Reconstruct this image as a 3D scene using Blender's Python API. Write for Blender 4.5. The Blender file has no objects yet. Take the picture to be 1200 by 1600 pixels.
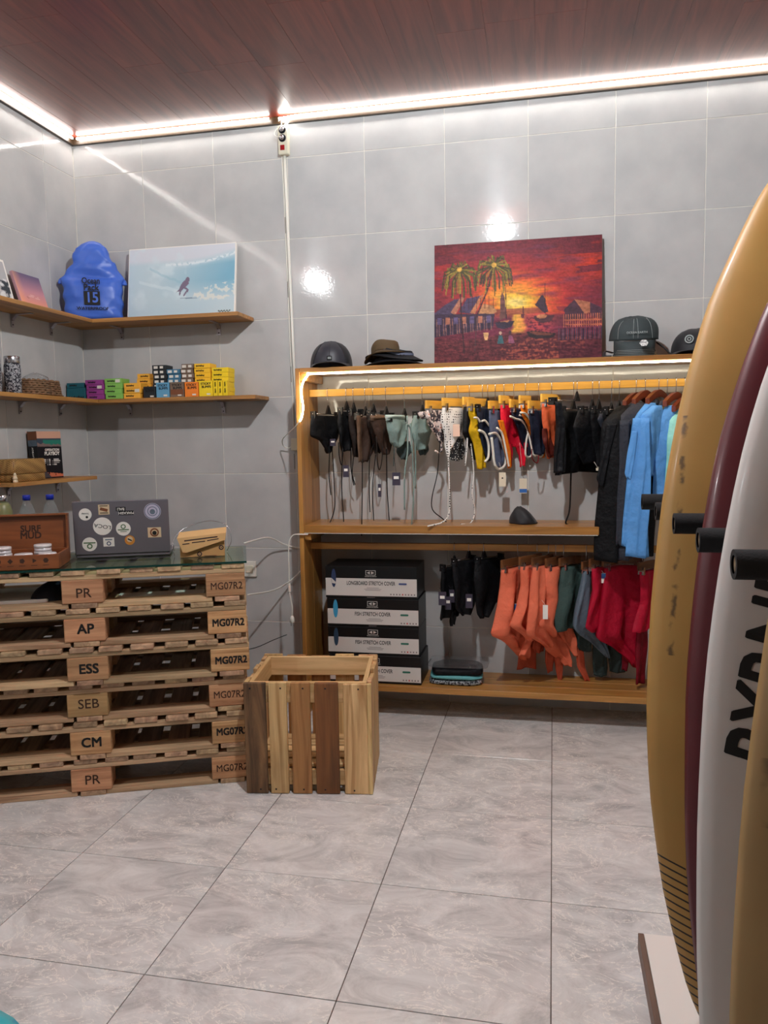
import bpy, bmesh, math, random
import numpy as np
from mathutils import Matrix, Vector

random.seed(11)
rng = np.random.RandomState(5)
S = bpy.context.scene
C = S.collection
PI = math.pi

# ------------------------------------------------------------------ camera
def set_camera():
    yaw, pitch, roll = -0.2046, -0.0927, -0.0172
    fwd = Vector((math.sin(yaw) * math.cos(pitch), math.cos(yaw) * math.cos(pitch), math.sin(pitch)))
    r = Vector((math.cos(yaw), -math.sin(yaw), 0))
    u = r.cross(fwd)
    r2 = r * math.cos(roll) + u * math.sin(roll)
    u2 = -r * math.sin(roll) + u * math.cos(roll)
    cd = bpy.data.cameras.new('camera')
    cd.sensor_fit = 'HORIZONTAL'
    cd.sensor_width = 36.0
    cd.lens = 36.0 * 1224.6 / 1200.0
    cd.clip_start = 0.05
    co = bpy.data.objects.new('camera', cd)
    m = Matrix((r2, u2, -fwd)).transposed().to_4x4()
    m.translation = (2.4868, -3.9386, 1.3623)
    co.matrix_world = m
    C.objects.link(co)
    S.camera = co
set_camera()

# ------------------------------------------------------------------ world, light levels, exposure
w = bpy.data.worlds.new('world')
S.world = w
w.use_nodes = True
w.node_tree.nodes['Background'].inputs[0].default_value = (0.55, 0.6, 0.7, 1)
w.node_tree.nodes['Background'].inputs[1].default_value = 0.25
S.view_settings.view_transform = 'Standard'
S.view_settings.look = 'None'
S.view_settings.gamma = 1.0
S.view_settings.use_curve_mapping = False
S.view_settings.exposure = 0.62
S.cycles.max_bounces = 6
S.cycles.diffuse_bounces = 4
S.cycles.glossy_bounces = 3
S.cycles.transmission_bounces = 6
S.cycles.transparent_max_bounces = 10
S.cycles.caustics_reflective = False
S.cycles.caustics_refractive = False
LED_CEIL = 25.0       # emission of the rope light under the ceiling
LED_RACK = 27.0       # emission of the rope light on the clothes rack
BULB = 1500.0           # emission of the ceiling bulbs

# ------------------------------------------------------------------ materials
def lin(c):
    c = [x / 255.0 for x in c]
    return tuple(x / 12.92 if x <= 0.04045 else ((x + 0.055) / 1.055) ** 2.4 for x in c) + (1.0,)

MATS = {}
def new_mat(name):
    m = bpy.data.materials.new(name)
    m.use_nodes = True
    nt = m.node_tree
    return m, nt, nt.nodes['Principled BSDF']

def mat(name, col, rough=0.5, metal=0.0, bump=None, var=0.0, mottle=None, trans=0.0, ior=1.45, spec=0.5, sheen=0.0, coat=0.0, alpha=1.0):
    """Plain procedural material: colour with optional mottling, per-object value variation and fine bump."""
    m, nt, b = new_mat(name)
    N, L = nt.nodes, nt.links
    b.inputs['Roughness'].default_value = rough
    b.inputs['Metallic'].default_value = metal
    b.inputs['IOR'].default_value = ior
    b.inputs['Specular IOR Level'].default_value = spec
    b.inputs['Transmission Weight'].default_value = trans
    b.inputs['Coat Weight'].default_value = coat
    b.inputs['Alpha'].default_value = alpha
    if sheen:
        b.inputs['Sheen Weight'].default_value = sheen
        b.inputs['Sheen Roughness'].default_value = 0.5
    b.inputs['Base Color'].default_value = lin(col)
    out = None
    tc = N.new('ShaderNodeTexCoord')
    if mottle:
        sc, amt = mottle[0], mottle[1]
        no = N.new('ShaderNodeTexNoise'); no.inputs['Scale'].default_value = sc; no.inputs['Detail'].default_value = 4
        mp = N.new('ShaderNodeMapping')
        if len(mottle) > 2: mp.inputs['Scale'].default_value = mottle[2]
        L.new(tc.outputs['Object'], mp.inputs[0]); L.new(mp.outputs[0], no.inputs[0])
        mr = N.new('ShaderNodeMapRange'); mr.inputs[1].default_value = 0.3; mr.inputs[2].default_value = 0.7
        mr.inputs[3].default_value = 1 - amt; mr.inputs[4].default_value = 1 + amt
        L.new(no.outputs['Fac'], mr.inputs[0]); out = mr.outputs[0]
    if var:
        oi = N.new('ShaderNodeObjectInfo')
        mr = N.new('ShaderNodeMapRange'); mr.inputs[3].default_value = 1 - var; mr.inputs[4].default_value = 1 + var
        L.new(oi.outputs['Random'], mr.inputs[0])
        if out is None: out = mr.outputs[0]
        else:
            mm = N.new('ShaderNodeMath'); mm.operation = 'MULTIPLY'
            L.new(out, mm.inputs[0]); L.new(mr.outputs[0], mm.inputs[1]); out = mm.outputs[0]
    if out is not None:
        vm = N.new('ShaderNodeVectorMath'); vm.operation = 'SCALE'
        vm.inputs[0].default_value = lin(col)[:3]
        L.new(out, vm.inputs['Scale']); L.new(vm.outputs[0], b.inputs['Base Color'])
    if bump:
        no = N.new('ShaderNodeTexNoise'); no.inputs['Scale'].default_value = bump[0]; no.inputs['Detail'].default_value = 3
        L.new(tc.outputs['Object'], no.inputs[0])
        bp = N.new('ShaderNodeBump'); bp.inputs['Strength'].default_value = bump[1]; bp.inputs['Distance'].default_value = bump[2] if len(bump) > 2 else 0.002
        L.new(no.outputs['Fac'], bp.inputs['Height']); L.new(bp.outputs[0], b.inputs['Normal'])
    MATS[name] = m
    return m

def wood(name, c1, c2, axis='X', scale=1.0, rough=0.5, var=0.15, knots=0.0, coat=0.0, grain=28.0, bump=0.15, hue=0.0, hashed=True):
    """Wood grain stretched along one local axis; each object takes its own slice and value."""
    m, nt, b = new_mat(name)
    N, L = nt.nodes, nt.links
    tc = N.new('ShaderNodeTexCoord'); oi = N.new('ShaderNodeObjectInfo')
    ad = N.new('ShaderNodeVectorMath'); ad.operation = 'ADD'
    sc = N.new('ShaderNodeVectorMath'); sc.operation = 'SCALE'; sc.inputs[0].default_value = (13.1, 7.7, 5.3)
    L.new(oi.outputs['Random'], sc.inputs['Scale'])
    L.new(tc.outputs['Object'], ad.inputs[0]); L.new(sc.outputs[0], ad.inputs[1])
    mp = N.new('ShaderNodeMapping')
    s = [grain * scale] * 3; s['XYZ'.index(axis)] = 1.6 * scale
    mp.inputs['Scale'].default_value = s
    L.new(ad.outputs[0], mp.inputs[0])
    no = N.new('ShaderNodeTexNoise'); no.inputs['Scale'].default_value = 1.0; no.inputs['Detail'].default_value = 6
    no.inputs['Roughness'].default_value = 0.62; no.inputs['Distortion'].default_value = 0.9
    L.new(mp.outputs[0], no.inputs[0])
    cr = N.new('ShaderNodeValToRGB')
    cr.color_ramp.elements[0].position = 0.30; cr.color_ramp.elements[0].color = lin(c1)
    cr.color_ramp.elements[1].position = 0.68; cr.color_ramp.elements[1].color = lin(c2)
    L.new(no.outputs['Fac'], cr.inputs[0])
    col = cr.outputs[0]
    if knots:
        mp2 = N.new('ShaderNodeMapping'); s2 = [9.0] * 3; s2['XYZ'.index(axis)] = 3.0; mp2.inputs['Scale'].default_value = s2
        L.new(ad.outputs[0], mp2.inputs[0])
        n2 = N.new('ShaderNodeTexNoise'); n2.inputs['Scale'].default_value = 1.0; n2.inputs['Detail'].default_value = 5
        L.new(mp2.outputs[0], n2.inputs[0])
        r2 = N.new('ShaderNodeMapRange'); r2.inputs[1].default_value = 0.56; r2.inputs[2].default_value = 0.75
        r2.inputs[3].default_value = 0.0; r2.inputs[4].default_value = knots
        L.new(n2.outputs['Fac'], r2.inputs[0])
        mx = N.new('ShaderNodeMix'); mx.data_type = 'RGBA'
        L.new(r2.outputs[0], mx.inputs['Factor']); L.new(col, mx.inputs['A']); mx.inputs['B'].default_value = lin([v * 0.35 for v in c1])
        col = mx.outputs['Result']
    mr = N.new('ShaderNodeMapRange'); mr.inputs[3].default_value = 1 - var; mr.inputs[4].default_value = 1 + var
    L.new(oi.outputs['Random'], mr.inputs[0])
    hs = N.new('ShaderNodeHueSaturation')
    if hue:
        hr = N.new('ShaderNodeMapRange'); hr.inputs[3].default_value = 0.5 - hue; hr.inputs[4].default_value = 0.5 + hue
        wn = N.new('ShaderNodeTexWhiteNoise'); wn.noise_dimensions = '1D'
        L.new(oi.outputs['Random'], wn.inputs['W']); L.new(wn.outputs['Value'], hr.inputs[0]); L.new(hr.outputs[0], hs.inputs['Hue'])
    L.new(mr.outputs[0], hs.inputs['Value']); L.new(col, hs.inputs['Color'])
    L.new(hs.outputs[0], b.inputs['Base Color'])
    b.inputs['Roughness'].default_value = rough
    b.inputs['Coat Weight'].default_value = coat
    b.inputs['Coat Roughness'].default_value = 0.15
    bp = N.new('ShaderNodeBump'); bp.inputs['Strength'].default_value = bump; bp.inputs['Distance'].default_value = 0.002
    L.new(no.outputs['Fac'], bp.inputs['Height']); L.new(bp.outputs[0], b.inputs['Normal'])
    MATS[name] = m
    return m

def emit(name, col, strength):
    m = bpy.data.materials.new(name); m.use_nodes = True
    nt = m.node_tree; nt.nodes.clear()
    e = nt.nodes.new('ShaderNodeEmission'); e.inputs[0].default_value = lin(col); e.inputs[1].default_value = strength
    o = nt.nodes.new('ShaderNodeOutputMaterial'); nt.links.new(e.outputs[0], o.inputs[0])
    MATS[name] = m
    return m

def dots(name, base, dot, scale, size, rand=0.0):
    m, nt, b = new_mat(name); N, L = nt.nodes, nt.links
    tc = N.new('ShaderNodeTexCoord'); v = N.new('ShaderNodeTexVoronoi'); v.inputs['Scale'].default_value = scale; v.inputs['Randomness'].default_value = rand
    L.new(tc.outputs['Object'], v.inputs[0])
    lt = N.new('ShaderNodeMath'); lt.operation = 'LESS_THAN'; lt.inputs[1].default_value = size
    L.new(v.outputs['Distance'], lt.inputs[0])
    mx = N.new('ShaderNodeMix'); mx.data_type = 'RGBA'
    L.new(lt.outputs[0], mx.inputs['Factor']); mx.inputs['A'].default_value = lin(base); mx.inputs['B'].default_value = lin(dot)
    L.new(mx.outputs['Result'], b.inputs['Base Color']); b.inputs['Roughness'].default_value = 0.7
    MATS[name] = m

def patches(name, cols, scale, rough=0.7, bump=0.0, detail=3, constant=True):
    m, nt, b = new_mat(name); N, L = nt.nodes, nt.links
    tc = N.new('ShaderNodeTexCoord'); no = N.new('ShaderNodeTexNoise'); no.inputs['Scale'].default_value = scale; no.inputs['Detail'].default_value = detail
    L.new(tc.outputs['Object'], no.inputs[0])
    cr = N.new('ShaderNodeValToRGB'); cr.color_ramp.interpolation = 'CONSTANT' if constant else 'LINEAR'
    n = len(cols)
    while len(cr.color_ramp.elements) < n: cr.color_ramp.elements.new(0.5)
    for i, c in enumerate(cols):
        cr.color_ramp.elements[i].position = 0.0 if i == 0 else 0.36 + 0.28 * (i - 1) / max(1, n - 2); cr.color_ramp.elements[i].color = lin(c)
    L.new(no.outputs['Fac'], cr.inputs[0]); L.new(cr.outputs[0], b.inputs['Base Color']); b.inputs['Roughness'].default_value = rough
    MATS[name] = m

# building surfaces
def wall_tile_mat():
    m, nt, b = new_mat('wall_tile'); N, L = nt.nodes, nt.links
    tc = N.new('ShaderNodeTexCoord'); oi = N.new('ShaderNodeObjectInfo')
    ad = N.new('ShaderNodeVectorMath'); ad.operation = 'ADD'
    sc = N.new('ShaderNodeVectorMath'); sc.operation = 'SCALE'; sc.inputs[0].default_value = (9, 5, 7)
    L.new(oi.outputs['Random'], sc.inputs['Scale']); L.new(tc.outputs['Object'], ad.inputs[0]); L.new(sc.outputs[0], ad.inputs[1])
    no = N.new('ShaderNodeTexNoise'); no.inputs['Scale'].default_value = 5; no.inputs['Detail'].default_value = 5
    L.new(ad.outputs[0], no.inputs[0])
    cr = N.new('ShaderNodeValToRGB')
    cr.color_ramp.elements[0].position = 0.3; cr.color_ramp.elements[0].color = lin((176, 176, 176))
    cr.color_ramp.elements[1].position = 0.75; cr.color_ramp.elements[1].color = lin((194, 193, 191))
    L.new(no.outputs['Fac'], cr.inputs[0]); L.new(cr.outputs[0], b.inputs['Base Color'])
    n2 = N.new('ShaderNodeTexNoise'); n2.inputs['Scale'].default_value = 3.2; n2.inputs['Detail'].default_value = 1
    L.new(ad.outputs[0], n2.inputs[0])
    n3 = N.new('ShaderNodeTexNoise'); n3.inputs['Scale'].default_value = 90; n3.inputs['Detail'].default_value = 2
    L.new(ad.outputs[0], n3.inputs[0])
    b1 = N.new('ShaderNodeBump'); b1.inputs['Strength'].default_value = 0.5; b1.inputs['Distance'].default_value = 0.004
    b2 = N.new('ShaderNodeBump'); b2.inputs['Strength'].default_value = 0.16; b2.inputs['Distance'].default_value = 0.001
    L.new(n2.outputs['Fac'], b1.inputs['Height']); L.new(n3.outputs['Fac'], b2.inputs['Height']); L.new(b1.outputs[0], b2.inputs['Normal'])
    L.new(b2.outputs[0], b.inputs['Normal'])
    b.inputs['Roughness'].default_value = 0.07; b.inputs['Specular IOR Level'].default_value = 0.28
    MATS['wall_tile'] = m
wall_tile_mat()

def floor_tile_mat():
    m, nt, b = new_mat('floor_tile'); N, L = nt.nodes, nt.links
    tc = N.new('ShaderNodeTexCoord'); oi = N.new('ShaderNodeObjectInfo')
    ad = N.new('ShaderNodeVectorMath'); ad.operation = 'ADD'
    sc = N.new('ShaderNodeVectorMath'); sc.operation = 'SCALE'; sc.inputs[0].default_value = (9, 5, 7)
    L.new(oi.outputs['Random'], sc.inputs['Scale']); L.new(tc.outputs['Object'], ad.inputs[0]); L.new(sc.outputs[0], ad.inputs[1])
    mp = N.new('ShaderNodeMapping'); mp.inputs['Scale'].default_value = (1, 1.7, 1); mp.inputs['Rotation'].default_value = (0, 0, 0.25)
    L.new(ad.outputs[0], mp.inputs[0])
    n0 = N.new('ShaderNodeTexNoise'); n0.inputs['Scale'].default_value = 4; n0.inputs['Detail'].default_value = 6; n0.inputs['Roughness'].default_value = 0.7; n0.inputs['Distortion'].default_value = 1.2
    L.new(mp.outputs[0], n0.inputs[0])
    cr = N.new('ShaderNodeValToRGB')
    cr.color_ramp.elements[0].position = 0.32; cr.color_ramp.elements[0].color = lin((174, 172, 171))
    cr.color_ramp.elements[1].position = 0.68; cr.color_ramp.elements[1].color = lin((222, 221, 219))
    e = cr.color_ramp.elements.new(0.5); e.color = lin((204, 202, 200))
    L.new(n0.outputs['Fac'], cr.inputs[0])
    # pale veins where a warped noise crosses its middle value
    n1 = N.new('ShaderNodeTexNoise'); n1.inputs['Scale'].default_value = 7.5; n1.inputs['Detail'].default_value = 8; n1.inputs['Roughness'].default_value = 0.66; n1.inputs['Distortion'].default_value = 1.8
    L.new(mp.outputs[0], n1.inputs[0])
    s1 = N.new('ShaderNodeMath'); s1.operation = 'SUBTRACT'; s1.inputs[1].default_value = 0.5
    a1 = N.new('ShaderNodeMath'); a1.operation = 'ABSOLUTE'
    L.new(n1.outputs['Fac'], s1.inputs[0]); L.new(s1.outputs[0], a1.inputs[0])
    mr = N.new('ShaderNodeMapRange'); mr.inputs[1].default_value = 0.0; mr.inputs[2].default_value = 0.015; mr.inputs[3].default_value = 0.9; mr.inputs[4].default_value = 0.0
    L.new(a1.outputs[0], mr.inputs[0])
    n4 = N.new('ShaderNodeTexNoise'); n4.inputs['Scale'].default_value = 3.0
    L.new(ad.outputs[0], n4.inputs[0])
    m4 = N.new('ShaderNodeMapRange'); m4.inputs[1].default_value = 0.36; m4.inputs[2].default_value = 0.52
    L.new(n4.outputs['Fac'], m4.inputs[0])
    mm = N.new('ShaderNodeMath'); mm.operation = 'MULTIPLY'; L.new(mr.outputs[0], mm.inputs[0]); L.new(m4.outputs[0], mm.inputs[1])
    mx = N.new('ShaderNodeMix'); mx.data_type = 'RGBA'; mx.inputs['B'].default_value = lin((248, 242, 232))
    L.new(mm.outputs[0], mx.inputs['Factor']); L.new(cr.outputs[0], mx.inputs['A'])
    L.new(mx.outputs['Result'], b.inputs['Base Color'])
    b.inputs['Roughness'].default_value = 0.22; b.inputs['Specular IOR Level'].default_value = 0.45
    n5 = N.new('ShaderNodeTexNoise'); n5.inputs['Scale'].default_value = 60
    L.new(tc.outputs['Object'], n5.inputs[0])
    bp = N.new('ShaderNodeBump'); bp.inputs['Strength'].default_value = 0.1; bp.inputs['Distance'].default_value = 0.001
    L.new(n5.outputs['Fac'], bp.inputs['Height']); L.new(bp.outputs[0], b.inputs['Normal'])
    MATS['floor_tile'] = m
floor_tile_mat()

mat('grout', (224, 220, 210), 0.8, mottle=(20, 0.08))
mat('floor_grout', (92, 78, 70), 0.8, mottle=(8, 0.5))
mat('plaster', (205, 203, 200), 0.7)
mat('front_plaster', (140, 138, 134), 0.7)
wood('ceiling_wood', (88, 33, 23), (126, 56, 40), 'Y', 0.8, 0.36, 0.10, coat=0.0, grain=24, bump=0.03)
wood('cornice', (40, 26, 12), (64, 44, 20), 'X', 1, 0.4, 0.0)
wood('rack_wood', (140, 90, 40), (190, 138, 70), 'X', 1.0, 0.38, 0.10, coat=0.25, grain=30, knots=0.15)
wood('rack_wood_z', (140, 90, 40), (190, 138, 70), 'Z', 1.0, 0.38, 0.08, coat=0.25, grain=30, knots=0.15)
wood('shelf_wood', (134, 90, 44), (188, 136, 74), 'X', 1.0, 0.45, 0.10, grain=34, knots=0.2)
wood('shelf_wood_y', (134, 90, 44), (188, 136, 74), 'Y', 1.0, 0.45, 0.10, grain=34, knots=0.2)
wood('pallet_x', (134, 104, 76), (206, 172, 134), 'X', 1.0, 0.75, 0.22, knots=0.25, hue=0.012)
wood('pallet_y', (126, 98, 74), (196, 164, 128), 'Y', 1.0, 0.75, 0.22, knots=0.25, hue=0.012)
wood('pallet_block', (146, 102, 64), (204, 160, 114), 'X', 1.3, 0.7, 0.26, hue=0.014, knots=0.15)
wood('crate_pale', (158, 112, 64), (226, 190, 138), 'Z', 1.0, 0.65, 0.12, knots=0.35, hue=0.012)
wood('crate_mid', (124, 80, 42), (178, 130, 78), 'Z', 1.0, 0.65, 0.08, knots=0.35)
wood('crate_dark', (96, 58, 28), (132, 84, 42), 'Z', 1.0, 0.65, 0.06, knots=0.5)
wood('crate_stain', (58, 38, 24), (158, 118, 76), 'Z', 0.9, 0.7, 0.05, knots=0.8, grain=16)
wood('crate_x', (180, 138, 84), (228, 194, 142), 'X', 1.0, 0.65, 0.12, knots=0.25)
wood('crate_y', (180, 138, 84), (228, 194, 142), 'Y', 1.0, 0.65, 0.12, knots=0.25)
wood('box_wood', (98, 50, 22), (138, 78, 38), 'X', 1.0, 0.45, 0.06, coat=0.3, grain=22)
wood('hanger_yellow', (206, 150, 50), (230, 178, 76), 'X', 1.0, 0.4, 0.05, coat=0.3)
wood('hanger_red', (84, 36, 22), (116, 54, 34), 'X', 1.0, 0.3, 0.08, coat=0.5)
wood('hanger_brown', (84, 48, 26), (120, 76, 42), 'X', 1.0, 0.4, 0.2, coat=0.3)
wood('rail_wood', (200, 146, 52), (228, 178, 80), 'X', 1.0, 0.4, 0.03, coat=0.2)
emit('led_ceil', (255, 251, 244), LED_CEIL)
emit('led_rack', (255, 242, 214), LED_RACK)
emit('bulb', (245, 250, 253), BULB)
emit('bulb_dim', (245, 250, 253), BULB * 0.28)
mat('white_plastic', (226, 224, 214), 0.4)
mat('cream_plastic', (216, 210, 188), 0.45)
mat('black_plastic', (16, 16, 18), 0.35)
mat('foam_black', (14, 14, 16), 0.85, bump=(300, 0.4))
mat('foam_core', (150, 128, 100), 0.8)
mat('steel', (190, 190, 194), 0.25, 1.0)
mat('dark_metal', (60, 58, 62), 0.4, 0.8)
mat('bracket', (176, 170, 176), 0.35, 0.8)
mat('screw', (18, 18, 22), 0.5)
mat('glass', (236, 248, 244), 0.02, trans=1.0, ior=1.46)
mat('glass_edge', (20, 70, 62), 0.1, trans=0.4, ior=1.46)
mat('clear_plastic', (245, 248, 250), 0.05, trans=1.0, ior=1.18)
mat('water', (240, 248, 250), 0.0, trans=1.0, ior=1.33)
mat('ink', (14, 13, 14), 0.7)
mat('ink_soft', (58, 36, 24), 0.8)
mat('paper', (236, 232, 224), 0.7)
mat('led_off', (232, 228, 214), 0.5)
mat('red_switch', (150, 10, 20), 0.3)
mat('nail', (30, 24, 22), 0.6)
for k, c, r in (('blk', (11, 12, 15), .6), ('blk2', (15, 16, 20), .55), ('brown', (64, 48, 40), .6), ('brownd', (38, 30, 27), .6), ('brownl', (98, 76, 60), .55),
                ('sage', (126, 146, 140), .4), ('sagel', (172, 190, 184), .4), ('saged', (66, 78, 78), .5), ('must', (206, 164, 22), .6), ('navy', (26, 32, 48), .6),
                ('slate', (82, 90, 112), .5), ('slate2', (92, 106, 118), .6), ('red', (204, 22, 48), .5), ('redd', (120, 16, 30), .5), ('orange', (222, 118, 24), .5),
                ('rust', (196, 88, 52), .5), ('rust_shade', (84, 28, 20), .6), ('char', (50, 53, 62), .6), ('blue', (92, 154, 218), .6), ('mint', (150, 216, 204), .6),
                ('coral', (222, 112, 82), .65), ('corald', (176, 78, 54), .65), ('green', (62, 82, 78), .65), ('greend', (44, 56, 55), .65), ('crim', (168, 14, 44), .6),
                ('crimd', (112, 12, 30), .6), ('wht', (232, 228, 216), .6)):
    mat(k, c, r, bump=(24, 0.55, 0.02), mottle=(14, 0.08), sheen=0.0, var=0.05, spec=0.22)
dots('polka', (226, 222, 216), (14, 14, 18), 85, 0.3, 0.25)
dots('dotblk', (16, 16, 20), (220, 216, 210), 120, 0.26, 0.6)
patches('floral', [(222, 204, 194), (60, 54, 62), (230, 214, 206), (200, 128, 112)], 38)

def attr_mat(name, rough=0.6, bump=0.0):
    m, nt, b = new_mat(name); N, L = nt.nodes, nt.links
    a = N.new('ShaderNodeAttribute'); a.attribute_name = 'Col'
    L.new(a.outputs['Color'], b.inputs['Base Color']); b.inputs['Roughness'].default_value = rough; b.inputs['Specular IOR Level'].default_value = 0.15
    if bump:
        tc = N.new('ShaderNodeTexCoord'); no = N.new('ShaderNodeTexNoise'); no.inputs['Scale'].default_value = 160
        L.new(tc.outputs['Object'], no.inputs[0])
        bp = N.new('ShaderNodeBump'); bp.inputs['Strength'].default_value = bump; bp.inputs['Distance'].default_value = 0.002
        L.new(no.outputs['Fac'], bp.inputs['Height']); L.new(bp.outputs[0], b.inputs['Normal'])
    MATS[name] = m
attr_mat('print_matte', 0.6)
attr_mat('print_oil', 0.45, 0.5)

# ------------------------------------------------------------------ mesh helpers
def mesh(verts, faces, smooth=False):
    me = bpy.data.meshes.new('m')
    me.from_pydata([tuple(v) for v in verts], [], faces)
    if smooth: me.polygons.foreach_set('use_smooth', [True] * len(me.polygons))
    me.update()
    return me

def obj(name, me, material=None, parent=None, loc=(0, 0, 0), rot=(0, 0, 0)):
    o = bpy.data.objects.new(name, me)
    C.objects.link(o)
    o.location = loc; o.rotation_euler = rot
    if material and me is not None and not me.materials: me.materials.append(MATS[material])
    if parent is not None: o.parent = parent
    return o

def tag(o, label, cat, group=None):
    o['label'] = label; o['category'] = cat
    if group: o['group'] = group
    return o

def thing(name, label, cat, loc=(0, 0, 0), rotz=0.0, group=None):
    o = bpy.data.objects.new(name, None); C.objects.link(o)
    o.empty_display_size = 0.05
    o.location = loc; o.rotation_euler = (0, 0, rotz)
    return tag(o, label, cat, group)

def struct(name, me, material, loc=(0, 0, 0)):
    o = obj(name, me, material, None, loc); o['kind'] = 'structure'
    return o

BOX = {}
def box(sx, sy, sz, bev=0.0, material=None, centre=True):
    """Box mesh, centred (or standing on z=0), shared between equal sizes and materials."""
    key = (round(sx, 4), round(sy, 4), round(sz, 4), bev, material, centre)
    if key in BOX: return BOX[key]
    bm = bmesh.new(); bmesh.ops.create_cube(bm, size=1.0)
    bmesh.ops.scale(bm, vec=(sx, sy, sz), verts=bm.verts)
    if bev: bmesh.ops.bevel(bm, geom=list(bm.edges), offset=bev, segments=1, affect='EDGES', profile=0.5)
    if not centre: bmesh.ops.translate(bm, vec=(0, 0, sz / 2), verts=bm.verts)
    me = bpy.data.meshes.new('box'); bm.to_mesh(me); bm.free()
    if material: me.materials.append(MATS[material])
    BOX[key] = me
    return me

def bx(name, x0, x1, y0, y1, z0, z1, material, parent=None, bev=0.0):
    return obj(name, box(x1 - x0, y1 - y0, z1 - z0, bev, material), None, parent, ((x0 + x1) / 2, (y0 + y1) / 2, (z0 + z1) / 2))

def spline(pts, n):
    """Catmull-Rom through the points, n samples per span."""
    P = [Vector(p) for p in pts]
    if len(P) < 3: return [P[0].lerp(P[-1], i / n) for i in range(n + 1)]
    out = []
    for i in range(len(P) - 1):
        p0 = P[i - 1] if i else P[i] * 2 - P[i + 1]; p1, p2 = P[i], P[i + 1]
        p3 = P[i + 2] if i + 2 < len(P) else P[i + 1] * 2 - P[i]
        for k in range(n):
            t = k / n
            out.append(0.5 * ((2 * p1) + (p2 - p0) * t + (2 * p0 - 5 * p1 + 4 * p2 - p3) * t * t + (3 * p1 - p0 - 3 * p2 + p3) * t ** 3))
    out.append(P[-1])
    return out

def tube(pts, r, n=6, smooth=True, caps=True, flat=1.0):
    pts = [Vector(p) for p in pts]
    V, F = [], []
    up = Vector((0.31, 0.22, 0.92))
    prev = None
    for i, p in enumerate(pts):
        t = (pts[min(i + 1, len(pts) - 1)] - pts[max(i - 1, 0)])
        if t.length < 1e-9: t = Vector((0, 0, 1))
        t.normalize()
        a = (prev - t * prev.dot(t)) if prev is not None else t.cross(up)
        if a.length < 1e-6: a = t.cross(Vector((1, 0, 0)))
        a.normalize(); prev = a
        b = t.cross(a)
        rr = r[i] if isinstance(r, (list, tuple)) else r
        for k in range(n):
            th = 2 * PI * k / n
            V.append(p + a * (rr * math.cos(th)) + b * (rr * flat * math.sin(th)))
    for i in range(len(pts) - 1):
        for k in range(n):
            F.append((i * n + k, i * n + (k + 1) % n, (i + 1) * n + (k + 1) % n, (i + 1) * n + k))
    if caps:
        F.append(tuple(range(n - 1, -1, -1))); F.append(tuple((len(pts) - 1) * n + k for k in range(n)))
    return mesh(V, F, smooth)

def loft(rings, caps=True, smooth=True):
    n = len(rings[0]); V = [p for r in rings for p in r]; F = []
    for i in range(len(rings) - 1):
        for k in range(n):
            F.append((i * n + k, i * n + (k + 1) % n, (i + 1) * n + (k + 1) % n, (i + 1) * n + k))
    if caps:
        F.append(tuple(range(n - 1, -1, -1))); F.append(tuple((len(rings) - 1) * n + k for k in range(n)))
    return mesh(V, F, smooth)

def lathe(prof, n=20, smooth=True):
    return loft([[(r * math.cos(2 * PI * k / n), r * math.sin(2 * PI * k / n), z) for k in range(n)] for r, z in prof], True, smooth)

def prism(outline, y0, y1, smooth=False):
    """Outline in XZ extruded along Y."""
    n = len(outline)
    V = [(x, y0, z) for x, z in outline] + [(x, y1, z) for x, z in outline]
    F = [tuple(range(n)), tuple(range(2 * n - 1, n - 1, -1))]
    F += [(i, i + n, (i + 1) % n + n, (i + 1) % n) for i in range(n)]
    return mesh(V, F, smooth)

TEXTS = {}
def text_mesh(s, size, ext=0.0002, shear=0.0, bold=0.0, align='CENTER', sx=1.0):
    key = (s, size, ext, shear, bold, align, sx)
    if key in TEXTS: return TEXTS[key].copy()
    cu = bpy.data.curves.new('t', 'FONT'); cu.body = s; cu.size = size; cu.extrude = ext; cu.shear = shear
    cu.align_x = align; cu.align_y = 'CENTER'; cu.resolution_u = 3
    o = bpy.data.objects.new('t', cu)
    C.objects.link(o)
    me = bpy.data.meshes.new_from_object(o)
    C.objects.unlink(o); bpy.data.objects.remove(o); bpy.data.curves.remove(cu)
    if bold:
        # heavier strokes: the glyphs repeated with small shifts
        bm = bmesh.new(); k = 8 if bold > 0.002 else 4
        for i in range(k):
            m2 = me.copy(); m2.transform(Matrix.Translation((bold * math.cos(2 * PI * (i + .5) / k), bold * math.sin(2 * PI * (i + .5) / k), 0.00001 * i))); bm.from_mesh(m2); bpy.data.meshes.remove(m2)
        bm.to_mesh(me); bm.free()
    if sx != 1.0: me.transform(Matrix.Diagonal((sx, 1, 1, 1)))
    TEXTS[key] = me
    return me.copy()

def text(s, size, material, parent, loc, rot=(PI / 2, 0, 0), name='lettering', **kw):
    return obj(name, text_mesh(s, size, **kw), material, parent, loc, rot)

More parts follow.
